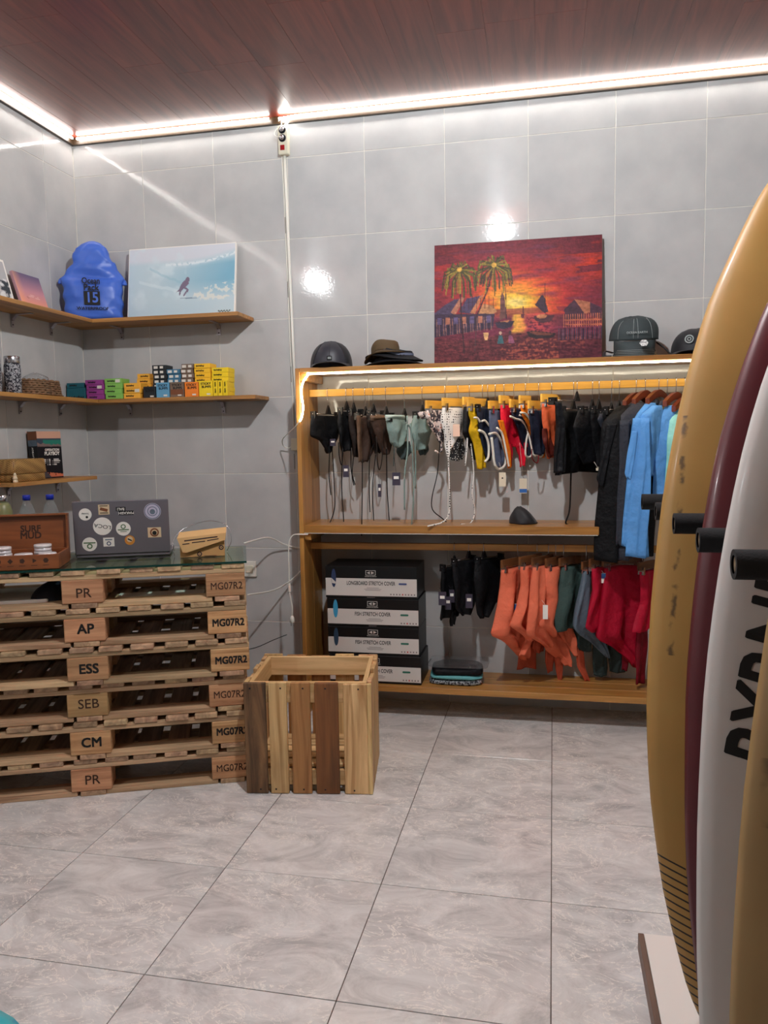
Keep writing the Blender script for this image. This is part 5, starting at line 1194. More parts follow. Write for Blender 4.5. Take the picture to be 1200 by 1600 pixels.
# ------------------------------------------------------------------ clothes on hangers
# each entry: X on the rail, turn, upper rail?, hanger kind, half width, top, name, label, category,
#   panels (part, cloth, puff, offset, fold, [z, left, right]...), cords, tags; lengths in millimetres from the hook
GARMENTS=[
(1.423,22.3,1,'A',126,-130,'bikini_bottom','black bikini bottom clipped nearest the left end of the upper rail','bikini bottom',[('fabric','blk',14,0,6,[-130,-126,79,-167,-133,78,-231,-133,69,-250,-71,64,-282,-48,30,-314,-23,9])],[('tie_string','blk',2,-12,[-12,-304,-22,-421,-10,-525]),('tie_string','blk',2,-12,[9,-295,19,-456,19,-585,-15,-653,-47,-676])],[('dark',-13,-263,29,35)]),
(1.518,23.4,1,'A',60,-112,'string_bikini','black string bikini top with a dark swing tag,second on the upper rail','bikini top',[('fabric','blk',14,0,6,[-112,-60,59,-169,-73,62,-264,-65,48,-306,-31,15])],[('strap','blk',2,-12,[-86,-263,-83,-332,-65,-373,-51,-295]),('tie_string','blk',2,-12,[-57,-295,-69,-486,-59,-655]),('tie_string','blk',2,-12,[11,-296,12,-408,41,-477])],[('dark',-61,-404,29,59)]),
(1.554,23.8,1,'A',64,-119,'bikini_bottom','very dark brown bikini bottom squeezed between black top and brown top','bikini bottom',[('fabric','brownd',14,0,6,[-119,-40,64,-176,-37,57,-265,-25,38,-335,-12,20])],[('tie_string','blk',2,-12,[-22,-321,-40,-422,-27,-476])],[]),
(1.614,24.5,1,'A',74,-140,'string_bikini','brown bikini top whose long tie hangs past the middle shelf edge','bikini top',[('fabric','brown',14,0,6,[-140,-74,61,-234,-72,53,-313,-64,39,-360,-41,1]),('strap','brownl',6,-22,2,[-135,-97,-71,-265,-96,-70,-358,-89,-63])],[('tie_string','blk',2,-40,[-86,-345,-92,-513,-104,-718])],[]),
(1.654,24.9,1,'A',86,-128,'bikini_bottom','dark brown bikini bottom with two long straight ties','bikini bottom',[('fabric','brownd',14,0,6,[-128,-40,86,-178,-36,85,-267,-8,66,-318,12,38])],[('tie_string','blk',2,-12,[-13,-266,-52,-337,-62,-484,-59,-607]),('tie_string','blk',2,-12,[1,-298,-35,-486,-30,-651])],[]),
(1.718,25.7,1,'A',120,-142,'bikini_bottom','brown bikini bottom with a lighter waistband and a looped tie','bikini bottom',[('fabric','brown',14,0,6,[-142,-120,49,-180,-111,43,-261,-73,30,-324,-34,8]),('waistband','brownl',16,-3,2,[-136,-124,40,-164,-125,39])],[('strap','brownd',2,-12,[-99,-235,-92,-359,-78,-399,-56,-344,-48,-251]),('tie_string','blk',2,-12,[-19,-298,-19,-487,-7,-653])],[('dark',-109,-497,16,63)]),
(1.809,26.7,1,'A',133,-154,'bikini_bottom','sage green satin bikini bottom with a dark square swing tag','bikini bottom',[('fabric','sage',18,0,6,[-154,-133,-1,-212,-124,-2,-268,-101,-25,-290,-76,-46]),('waistband','sagel',20,-3,1,[-136,-146,-15,-161,-147,-15]),('lining','saged',8,22,6,[-263,-27,68,-316,-22,67,-351,2,29])],[('tie_string','saged',2,-12,[-97,-268,-108,-344,-110,-381])],[('dark',-119,-441,39,62)]),
(1.898,27.7,1,'A',84,-140,'string_bikini','sage green bikini top with several long dangling ties','bikini top',[('cup','sage',20,0,6,[-140,-63,84,-193,-79,82,-255,-76,60,-304,-47,21]),('lining','saged',8,14,6,[-277,-12,57,-330,3,40])],[('tie_string','sage',3,-12,[-139,-142,-138,-299,-165,-419,-170,-586]),('tie_string','sage',3,-12,[-115,-178,-99,-360,-98,-529,-117,-670]),('tie_string','sage',3,-12,[-81,-223,-78,-361,-82,-490]),('strap','sage',3,-20,[-161,-214,-151,-184,-122,-214,-119,-314])],[]),
(2.01,29.0,1,'B',142,-119,'string_bikini','pink floral bikini top with a pale looped strap and black tie','bikini top',[('cup','floral',14,0,6,[-119,-142,0,-165,-148,-6,-225,-94,-13,-275,-44,-23]),('frill','floral',10,-10,6,[-127,-215,-150,-142,-209,-151,-160,-185,-151])],[('strap','floral',4,-20,[-120,-195,-81,-256,-61,-302,-82,-320,-112,-310]),('tie_string','blk',2,-26,[-79,-265,-90,-319,-107,-422,-149,-526,-146,-587,-75,-632,-39,-654])],[]),
(2.073,29.7,1,'B',114,-108,'bikini_bottom','white bikini with small black polka dots and a peach swing tag','bikini bottom',[('fabric','polka',14,0,6,[-108,-114,52,-166,-125,51,-242,-101,29,-302,-97,-67,-339,-92,-77]),('lining','dotblk',8,-6,6,[-252,-63,30,-303,-75,30,-359,-60,13])],[('tie_string','polka',3,-20,[-114,-317,-106,-483,-108,-599,-159,-644,-248,-661])],[('peach',-65,-215,33,58)]),
(2.127,30.4,1,'B',40,-103,'string_bikini','black bikini top with white dotted cords,beside the mustard yellow one','bikini top',[('fabric','blk',14,0,6,[-103,-40,12,-167,-51,26,-228,-63,42,-306,4,57,-355,20,61])],[('tie_string','polka',3,-12,[-48,-182,-38,-273,-56,-383]),('tie_string','polka',3,-12,[-17,-243,13,-413,0,-521,21,-610,-17,-663,-95,-662])],[]),
(2.189,31.1,1,'B',108,-112,'string_bikini','mustard yellow bikini top hanging in a narrow folded strip','bikini top',[('fabric','must',10,0,6,[-112,-108,-52,-148,-103,-52,-168,-83,-27,-220,-94,-27,-275,-58,-2,-351,-49,13,-400,-39,13])],[],[]),
(2.214,31.4,1,'A',89,-114,'string_bikini','navy bikini top with short white piping arcs,next to mustard yellow one','bikini top',[('fabric','navy',10,0,6,[-114,-89,31,-184,-84,29,-275,-55,29,-365,-14,23])],[('piping','wht',4,-18,[-134,-158,-108,-161,-89,-178]),('piping','wht',5,-18,[-99,-217,-53,-232,-23,-281,-23,-342,-50,-366]),('piping','wht',4,-18,[-78,-175,-48,-172,-12,-199])],[]),
(2.25,31.8,1,'B',52,-124,'bikini_bottom','slate blue bikini bottom edged with one large white piped loop','bikini bottom',[('fabric','slate',10,0,6,[-124,-42,52,-184,-42,52,-276,-33,57,-353,-2,61,-391,19,51])],[('piping','wht',5,-18,[-78,-236,-22,-233,25,-276,57,-345,47,-388,3,-404,-33,-379,-48,-305,-58,-251])],[('cream',7,-453,33,68)]),
(2.291,32.2,1,'B',65,-100,'swimsuit','bright red swimsuit splitting into two leg strips with orange edge','swimsuit',[('fabric','red',12,0,6,[-100,-25,65,-170,-30,97,-232,-9,126,-278,6,148,-299,11,148]),('strap','red',7,-4,6,[-284,0,64,-339,16,53,-391,26,53]),('strap','red',8,-4,6,[-285,85,144,-341,113,141,-394,113,144]),('edge_panel','orange',6,-14,6,[-171,-71,-29,-246,-39,2,-323,-9,28,-397,6,38])],[('piping','wht',4,-22,[-91,-207,-51,-231,-25,-291,1,-374,6,-390])],[('card',105,-489,36,72)]),
(2.337,32.8,1,'B',63,-120,'string_bikini','navy bikini top with two nested white piped loops beside red swimsuit','bikini top',[('fabric','navy',10,0,6,[-120,-15,63,-156,-11,80,-233,48,125,-310,90,131,-350,104,122])],[('piping','wht',4,-18,[-57,-154,-10,-166,42,-177,85,-223,110,-294,114,-335,96,-350,70,-334,75,-278,91,-232]),('piping','wht',4,-14,[22,-147,80,-171,120,-224,138,-295,141,-332,129,-341,126,-279])],[]),
(2.391,33.4,1,'B',36,-103,'string_bikini','bright orange bikini top with white piping and shoulder straps','bikini top',[('fabric','orange',12,0,6,[-103,-36,26,-151,-26,101,-203,26,125,-280,91,131,-351,119,137])],[('piping','wht',4,-18,[-67,-138,-20,-146,32,-194,85,-279,110,-326,104,-348,74,-335,63,-279]),('strap','wht',4,4,[-5,-100,43,-108,96,-135,131,-148]),('strap','wht',4,10,[19,-90,73,-98,115,-119,139,-129])],[]),
(2.452,34.1,1,'B',70,-129,'bikini_bottom','dark navy bikini bottom with a thin red cord loop,behind orange top','bikini bottom',[('fabric','navy',9,0,6,[-129,-70,23,-249,-50,45,-337,-18,35])],[('tie_string','redd',2,-12,[-71,-308,-71,-344,-51,-368,-25,-372,-15,-339])],[]),
(2.512,34.8,1,'B',71,-100,'bikini_bottom','rust orange bikini bottom with a dark oval opening,beside black shorts','bikini bottom',[('fabric','rust',12,0,6,[-100,-71,54,-190,-70,54,-280,-50,55,-353,-29,34]),('lining','rust_shade',6,-14,6,[-214,-91,-40,-280,-90,-29,-346,-44,2])],[],[]),  # dark panel laid over the fabric paints the shaded oval opening
(2.612,35.9,1,'A',97,-133,'shorts','black A-line swim shorts with a long cord trailing on the shelf','shorts',[('fabric','blk',26,0,10,[-133,-97,95,-192,-111,110,-312,-131,122,-425,-160,135])],[('drawcord','blk',3,-10,[-32,-415,-37,-550,-47,-610,-72,-653,-46,-666,11,-666,92,-676,134,-683])],[]),
(2.628,36.1,1,'A',168,-96,'tankini','narrow black swim top folded against rust bikini bottom','swim top',[('fabric','blk2',14,-30,6,[-96,-206,-172,-193,-191,-146,-413,-205,-150])],[],[]),
(2.697,36.9,1,'A',98,-135,'tankini','black halter swim top hanging just right of the black shorts','swim top',[('fabric','blk2',14,0,6,[-135,-98,51,-209,-137,69,-313,-101,80,-379,-50,55])],[],[]),
(2.727,37,1,'A',76,-135,'tankini','black swim top with a small pale tag at its hem','swim top',[('fabric','blk',12,0,6,[-135,-55,76,-194,-54,88,-314,-26,79,-391,-15,26])],[],[('cream',-56,-406,16,13)]),
(2.783,37,1,'A',89,-152,'tankini','charcoal grey draped swim top beside the long black rash shirts','swim top',[('fabric','char',14,0,6,[-152,-89,53,-181,-104,91,-219,-78,38,-290,-61,-25])],[],[]),
(2.817,37,1,'A',116,-143,'tankini','black swim top wedged between charcoal top and first rash shirt','swim top',[('fabric','blk',10,0,6,[-143,-116,98,-173,-115,99,-290,-88,19])],[],[]),
(2.891,37,1,'C',93,-117,'rash_shirt','long black rash shirt,leftmost of the shirts on wooden hangers','rash shirt',[('body','blk',30,0,10,[-117,-93,-18,-155,-186,-6,-189,-220,-16,-313,-230,-40,-487,-234,-53,-663,-241,-70,-819,-245,-110]),('sleeve','blk2',14,-26,3,[-199,-238,-202,-311,-256,-229,-448,-283,-252,-474,-271,-255])],[],[]),
(2.931,37,1,'C',79,-109,'rash_shirt','long charcoal rash shirt hanging between black and blue shirts','rash shirt',[('body','char',28,0,10,[-109,-79,-8,-141,-147,26,-182,-202,16,-314,-204,-36,-487,-207,-65,-661,-214,-93,-812,-221,-122]),('sleeve','char',14,-30,3,[-186,-225,-185,-369,-231,-201,-597,-237,-213,-741,-241,-219])],[],[]),
(2.99,37,1,'C',91,-108,'rash_shirt','sky blue long-sleeved rash shirt,first blue one from the left','rash shirt',[('body','blue',22,8,8,[-108,-77,-22,-142,-142,1,-186,-189,-20,-286,-201,-72,-415,-210,-91,-602,-216,-120,-718,-218,-139]),('sleeve','blue',16,-28,3,[-178,-225,-180,-313,-242,-198,-483,-260,-213,-626,-269,-228,-747,-276,-243]),('sleeve','blue',10,-50,2,[-234,-252,-230,-355,-272,-245,-420,-280,-255,-442,-271,-258]),('collar','char',10,4,2,[-90,-52,3,-119,-57,16,-142,-28,6])],[],[]),
(3.027,37,1,'Y',184,-172,'rash_shirt','sky blue rash shirt with dark body showing,on a yellow wooden hanger','rash shirt',[('body','blk',14,14,4,[-172,-161,-17,-432,-143,-54,-607,-127,-61,-802,-122,-78]),('shoulder','blue',20,-8,4,[-122,-124,-80,-159,-207,-63,-201,-212,-78,-287,-190,-109,-416,-170,-94,-436,-148,-99]),('sleeve','blue',20,-44,4,[-179,-244,-217,-313,-256,-218,-426,-265,-216,-596,-279,-214,-794,-299,-209]),('collar','char',10,4,2,[-100,-48,-3,-131,-69,21,-157,-24,10])],[],[]),
(3.065,37,1,'C',59,-121,'rash_shirt','sky blue rash shirt half hidden behind the yellow surfboard','rash shirt',[('body','blue',22,0,6,[-121,-59,4,-167,-119,40,-216,-129,30,-374,-151,-23,-530,-159,-46])],[],[]),
(3.103,37,1,'C',41,-145,'rash_shirt','mint green rash shirt peeking out behind the yellow surfboard','rash shirt',[('body','mint',20,0,6,[-145,-41,18,-180,-108,54,-289,-138,35,-533,-141,20])],[],[]),
(2.053,31.0,0,'A',100,-110,'tankini','black swim top with three purple swing tags on the lower rail','swim top',[('fabric','blk',14,0,6,[-110,-100,9,-173,-101,18,-253,-93,28,-329,-119,27,-355,-119,6]),('strap','blk',7,-4,6,[-323,-45,-5,-395,-41,-10])],[],[('dark',-140,-243,36,64),('dark',-97,-272,29,63),('dark',-67,-243,26,62)]),
(2.123,31.7,0,'A',122,-78,'tankini','black swim top with one purple swing tag,second on lower rail','swim top',[('fabric','blk2',16,0,6,[-78,-122,38,-156,-123,47,-298,-106,35,-343,-57,9])],[],[('dark',-46,-269,33,68)]),
(2.195,32.3,0,'A',131,-76,'tankini','wide black swim top on the lower rail beside the coral leggings','swim top',[('fabric','blk',18,0,6,[-76,-56,131,-162,-72,130,-273,-58,124,-334,-44,59,-358,-24,17])],[],[]),
(2.355,33.7,0,'D',115,-108,'leggings','coral flared leggings,leftmost of the four coral pairs','leggings',[('waist','coral',22,0,9,[-108,-115,22,-195,-115,-4,-270,-130,-25,-346,-160,-5,-404,-195,32,-450,-97,58,-505,-31,69,-571,48,74]),('leg','corald',12,50,4,[-448,101,167,-560,86,170,-636,75,170])],[],[('bluewht',-67,-300,23,55)]),
(2.446,34.6,0,'D',126,-91,'leggings','coral flared leggings,second coral pair beside a blue and white tag','leggings',[('waist','coral',20,0,8,[-91,-126,-27,-190,-116,-46,-279,-142,-62,-356,-204,-67,-402,-127,-37,-450,-67,-5]),('leg','coral',8,16,3,[-382,-85,-14,-461,-65,-14,-520,-116,-65]),('leg','corald',10,45,4,[-456,37,113,-519,32,110,-546,48,107])],[],[]),
(2.499,35.0,0,'D',116,-94,'leggings','coral flared leggings with a long leg trailing to the right','leggings',[('waist','coral',20,0,8,[-94,-116,-21,-173,-131,-45,-263,-141,-56,-324,-161,-35,-403,-176,7,-446,-96,28,-495,-4,23]),('leg','coral',12,14,4,[-424,-36,81,-516,17,141,-580,111,163,-609,138,163]),('leg','corald',8,44,3,[-486,44,114,-582,49,108,-642,61,102])],[],[]),
(2.532,35.3,0,'D',67,-104,'leggings','coral flared leggings next to the dark green pair,white tag','leggings',[('waist','coral',20,0,8,[-104,-67,47,-181,-87,21,-260,-66,32,-333,-97,17,-370,-116,6,-398,-66,1,-442,-9,7]),('leg','coral',12,16,4,[-398,14,124,-483,89,151,-557,143,164]),('leg','corald',10,46,4,[-486,58,131,-583,69,119,-689,96,114]),('leg','corald',8,40,3,[-487,169,205,-614,182,218,-686,219,243])],[],[('wht',-129,-297,23,66)]),
(2.568,35.7,0,'D',139,-107,'leggings','dark green flared leggings between coral and slate grey pairs','leggings',[('waist','green',24,0,6,[-107,-6,139,-190,-16,133,-281,-42,128,-358,-52,125,-411,-41,123]),('leg','greend',10,26,3,[-414,114,168,-484,127,193,-534,142,202])],[],[]),
(2.672,36.6,0,'D',34,-122,'leggings','slate grey flared leggings with a pointed hem beside red pairs','leggings',[('waist','slate2',16,0,5,[-122,-14,34,-212,-39,24,-301,-69,25,-378,-89,47,-416,-52,91,-478,54,134,-557,143,158]),('leg','greend',10,40,3,[-498,117,176,-610,117,174,-657,124,172])],[],[('wht',5,-285,13,77)]),
(2.724,37.1,0,'D',49,-104,'leggings','crimson leggings,narrower front pair of the two red ones','leggings',[('waist','crim',16,-8,5,[-104,-52,37,-209,-50,34,-297,-85,25,-371,-105,15,-402,-53,15])],[],[('bluewht',-2,-152,19,47)]),
(2.764,37.4,0,'D',198,-106,'leggings','wide crimson flared leggings next to the yellow surfboard','leggings',[('waist','crim',26,0,8,[-106,-8,198,-215,-21,199,-306,-36,177,-382,-46,175,-433,-66,173,-486,46,182,-552,139,192,-599,175,190]),('leg','greend',10,52,3,[-482,99,177,-577,107,178,-637,107,176]),('leg','crimd',10,40,3,[-478,149,196,-573,156,188,-624,156,180])],[],[]),
(2.924,38.9,0,'D',100,-122,'leggings','crimson leggings almost hidden behind the yellow surfboard','leggings',[('waist','crim',14,0,5,[-122,-13,100,-275,6,102,-386,-54,103,-403,-64,53]),('leg','crimd',12,14,3,[-402,-11,64,-517,-19,56,-658,-21,49])],[],[]),
]

mat('tag_dark', (58, 52, 68), 0.6); mat('tag_cream', (220, 208, 184), 0.6); mat('tag_peach', (226, 190, 168), 0.6); mat('tag_blue', (50, 104, 176), 0.5)
def place_fn(phi):
    s, c = math.sin(phi), math.cos(phi)
    def f(a, b, z):
        lim = 0.1 if a > 0 else -0.2
        x, y = a, 0.0
        if abs(a) > abs(lim): e = a - lim; x, y = lim + e * s, -e * c
        return (x, y + b, z)
    return f
def cloth_panel(rr, puff, b, fold, place, seed, nu=12, nv=26):
    rr = np.array(rr, float).reshape(-1, 3) / 1000.
    zs, L, R = rr[:, 0], rr[:, 1], rr[:, 2]
    t = np.linspace(0, 1, nv + 1); tz = (zs[0] - zs) / (zs[0] - zs[-1])
    def sm(a):
        v = np.interp(np.linspace(0, 1, 81), tz, a); k = np.ones(5) / 5; e = np.concatenate([[v[0]] * 2, v, [v[-1]] * 2]); return np.interp(t, np.linspace(0, 1, 81), np.convolve(e, k, 'valid'))
    Lr, Rr = sm(L), sm(R); gw = 0.05 * (Rr - Lr); Lr, Rr = Lr - gw, Rr + gw; Zr = zs[0] + (zs[-1] - zs[0]) * t
    rs = np.random.RandomState(seed); ph = rs.rand(4) * 6.28; q = rs.uniform(0.9, 1.7)
    V = []; n = nu + 1
    for side in (-1, 1):
        for i in range(nv + 1):
            w_ = max(Rr[i] - Lr[i], 0.004); pf = 1.35 * puff / 1000. * min(1, w_ / 0.05)
            for j in range(n):
                u = j / nu
                f = 1.5 * fold / 1000. * (math.sin(2 * PI * q * u * (1 + .3 * t[i]) + ph[0]) + 0.5 * math.sin(5 * u + 7 * t[i] + ph[1])) * min(1, 0.25 + 1.6 * t[i]) * min(1, w_ / 0.06)
                th = pf * (0.12 + 0.88 * math.sqrt(max(0, 4 * u * (1 - u)))) * (0.55 + 0.45 * math.sin(PI * min(1, t[i] * 1.1 + 0.12)))
                z = Zr[i] + 0.004 * math.sin(6 * u + ph[2]) * t[i]
                V.append(place(Lr[i] + w_ * u, b / 1000. + side * th + f, z))
    K = n * (nv + 1); F = []
    for i in range(nv):
        for j in range(nu):
            a = i * n + j
            F.append((a, a + 1, a + n + 1, a + n)); F.append((K + a, K + a + n, K + a + n + 1, K + a + 1))
        a = i * n; F.append((a, a + n, K + a + n, K + a)); a = i * n + nu; F.append((a, K + a, K + a + n, a + n))
    for j in range(nu):
        F.append((j, K + j, K + j + 1, j + 1)); a = nv * n + j; F.append((a, a + 1, K + a + 1, K + a))
    return mesh(V, F, True)
HNAME = {'A': ('black plastic clip hanger', 'black_plastic'), 'B': ('yellow wooden clip hanger', 'hanger_yellow'), 'C': ('reddish wooden shirt hanger', 'hanger_red'), 'Y': ('yellow wooden shirt hanger', 'hanger_yellow'), 'D': ('brown wooden clip hanger', 'hanger_brown')}
def short(label, n=9):
    s = label.split(',')[0].split()
    return ' '.join(s[:n]) if s[min(n, len(s)) - 1] not in ('with', 'a', 'the', 'and', 'of', 'its', 'on') else ' '.join(s[:n - 1])
USED = {}
for gi, (X, phid, up, ht, hw, ztop, name, label, cat, panels, cords, tags) in enumerate(GARMENTS):
    phi = math.radians(phid); place = place_fn(phi)
    loc = (X, -0.137 if up else -0.185, 1.613 if up else 0.853); rz = PI / 2 - phi
    zt = ztop / 1000.
    rr0 = panels[0][5]; aL, aR = rr0[1] / 1000., rr0[2] / 1000.
    lo, hi = min(aL, -0.02), max(aR, 0.02)
    hl = HNAME[ht][0] + ' holding ' + short(label)
    if hl in USED: hl = HNAME[ht][0] + ' of the ' + label.split(',')[-1].strip()
    USED[hl] = 1
    h = thing('clothes_hanger', hl, 'hanger', loc, rz, 'hangers on the %s rail' % ('upper' if up else 'lower'))
    e = Vector((math.cos(phi), math.sin(phi), 0))
    neck = zt + (0.048 if ht in 'ABD' else 0.055)
    hp = [Vector((0, 0, neck)), e * -0.006 + Vector((0, 0, (neck - 0.045) / 2)), e * -0.0135 + Vector((0, 0, -0.036)), e * -0.0135 + Vector((0, 0, -0.004)), e * -0.008 + Vector((0, 0, 0.0035)), e * 0.008 + Vector((0, 0, 0.0035)), e * 0.0135 + Vector((0, 0, -0.006)), e * 0.0135 + Vector((0, 0, -0.022))]
    obj('hook', tube(spline(hp, 3), 0.0015, 6), 'steel', h)
    bm_ = HNAME[ht][1]
    if ht == 'A':
        obj('neck', prism([(0, neck + 0.004), (-0.020, zt + 0.008), (0.020, zt + 0.008)], -0.005, 0.005), bm_, h)
        obj('bar', tube([place(lo, 0, zt + 0.008), place((lo + hi) / 2, 0, zt + 0.008), place(hi, 0, zt + 0.008)], 0.0025, 6), 'steel', h)
    elif ht in 'BD':
        pts = [lo - 0.012 + (hi - lo + 0.024) * k / 6 for k in range(7)]
        V = []
        for a in pts:
            for bb, z in ((-0.006, zt + 0.008), (0.006, zt + 0.008), (0.006, zt + 0.046), (-0.006, zt + 0.046)): V.append(place(a, bb, z))
        F = [(i * 4 + k, i * 4 + (k + 1) % 4, (i + 1) * 4 + (k + 1) % 4, (i + 1) * 4 + k) for i in range(6) for k in range(4)] + [(3, 2, 1, 0), (24, 25, 26, 27)]
        obj('bar', mesh(V, F), bm_, h)
    else:
        top = [(a, zt + 0.062 - 0.12 * (abs(a) / 0.19) ** 1.5) for a in np.linspace(-0.095, 0.07, 16)]
        bot = [(a, z - 0.034 * (1 - 0.5 * (abs(a) / 0.19))) for a, z in reversed(top)]
        obj('body', prism(top + bot, -0.010, 0.010), bm_, h)
    if ht in 'ABD':
        cm = 'black_plastic' if ht == 'A' else 'steel'
        for a in (aL + 0.008, aR - 0.008):
            cl = obj('clip', prism([(-0.006, zt + 0.020), (0.006, zt + 0.020), (0.005, zt + 0.002), (0.007, zt - 0.014), (-0.007, zt - 0.014), (-0.005, zt + 0.002)], -0.011 - panels[0][2] / 1000. * .3, 0.011 + panels[0][2] / 1000. * .3), cm, h, place(a, 0, 0))
    g = thing(name, label, cat, loc, rz, 'clothes on the %s rail' % ('upper' if up else 'lower'))
    for pi_, (part, mt, puff, b, fold, rr) in enumerate(panels):
        obj(part, cloth_panel(rr, puff, b, fold, place, gi * 10 + pi_), mt, g)
    for part, mt, r, b, ll in cords:
        pts = [place(ll[k] / 1000., b / 1000., ll[k + 1] / 1000.) for k in range(0, len(ll), 2)]
        obj(part, tube(spline(pts, 5), r / 1000. * 1.25, 6), mt, g)
    for sty, a, z, w_, hh in tags:
        w_, hh = w_ / 1000., hh / 1000.
        p0 = place(a / 1000., -0.034, z / 1000.)
        if sty in ('card', 'bluewht'):
            c = obj('swing_tag', box(w_, 0.0012, hh, 0, 'tag_cream' if sty == 'card' else 'paper'), None, g, p0, (0, 0, -rz)); obj('tag_print', box(w_ * .98, 0.0006, hh * (.25 if sty == 'card' else .5), 0, 'tag_blue'), None, c, (0, -0.001, -hh * .33 if sty == 'card' else hh * .22))
        else:
            c = obj('swing_tag', box(w_, 0.0012, hh, 0, {'dark': 'tag_dark', 'cream': 'tag_cream', 'peach': 'tag_peach', 'wht': 'paper'}[sty]), None, g, p0, (0, 0, -rz))
            if sty == 'dark': obj('tag_label', box(w_ * .62, 0.0006, hh * .22, 0, 'paper'), None, c, (0, -0.001, hh * .1))
            if sty == 'cream': obj('tag_mark', box(w_ * .2, 0.0006, hh * .1, 0, 'ink'), None, c, (0, -0.001, hh * .1))
        zb = max(p0[2] + hh / 2 + 0.02, panels[0][5][-3] / 1000. + 0.02)
        obj('tag_string', tube([Vector(p0) + Vector((0, 0, hh / 2)), Vector((p0[0], p0[1] + 0.02, zb))], 0.0008, 4), 'ink' if sty == 'dark' else 'wht', g)

# ------------------------------------------------------------------ surfboards and their stand
sb = thing('board_stand', 'low white wheeled stand with padded black arms holding the surfboards', 'stand', (2.72, -1.97, 0))
wood('stand_brown', (84, 62, 52), (116, 90, 76), 'Y', 1, 0.5, 0)
mat('stand_white', (226, 220, 214), 0.45)
def sbx(nm, x0, x1, y0, y1, z0, z1, m, bev=0.001): return bx(nm, x0 - 2.72, x1 - 2.72, y0 + 1.97, y1 + 1.97, z0, z1, m, sb, bev)
sbx('deck', 2.732, 3.24, -3.70, -1.97, 0.072, 0.1045, 'stand_white')
sbx('edge_strip', 2.718, 2.7315, -3.70, -1.968, 0.058, 0.103, 'stand_brown')
sbx('frame_rail', 2.735, 2.775, -3.69, -1.99, 0.058, 0.0715, 'stand_brown'); sbx('frame_rail', 3.19, 3.23, -3.69, -1.99, 0.058, 0.0715, 'stand_brown')
for x in (2.745, 3.21):
    for y in (-2.06, -3.6):
        w_ = obj('caster', lathe([(0.004, -0.011), (0.026, -0.011), (0.028, -0.006), (0.028, 0.006), (0.026, 0.011), (0.004, 0.011)], 18), 'black_plastic', sb, (x - 2.72, y + 1.97, 0.0285), (0, PI / 2, 0)); obj('fork', box(0.045, 0.012, 0.03, 0.001, 'steel'), None, w_, (-0.016, 0, 0), (0, 0, 0))
for y in (-1.62, -3.12): sbx('post', 3.26, 3.30, y - 0.02, y + 0.02, 0.0, 1.25, 'dark_metal', 0.003)
sbx('cross_beam', 3.262, 3.298, -3.099, -1.641, 1.155, 1.195, 'dark_metal', 0.003)
for y in (-1.65, -1.93, -2.21, -2.48, -2.75, -3.02):
    a = obj('padded_arm', loft([[(x, 0.022 * math.cos(2 * PI * k / 20), 0.022 * math.sin(2 * PI * k / 20)) for k in range(20)] for x in (0.0, 0.51)], False), 'foam_black', sb, (0.03, y + 1.97, 1.175))
    obj('foam_end', mesh([(0, r * math.cos(2 * PI * k / 20), r * math.sin(2 * PI * k / 20)) for r in (0.022, 0.0135) for k in range(20)], [(k, k + 20, (k + 1) % 20 + 20, (k + 1) % 20) for k in range(20)]), 'foam_black', a)
    obj('arm_core', lathe([(0.0135, 0.0), (0.0135, 0.5)], 16), 'foam_core', a, (0.003, 0, 0), (0, PI / 2, 0))

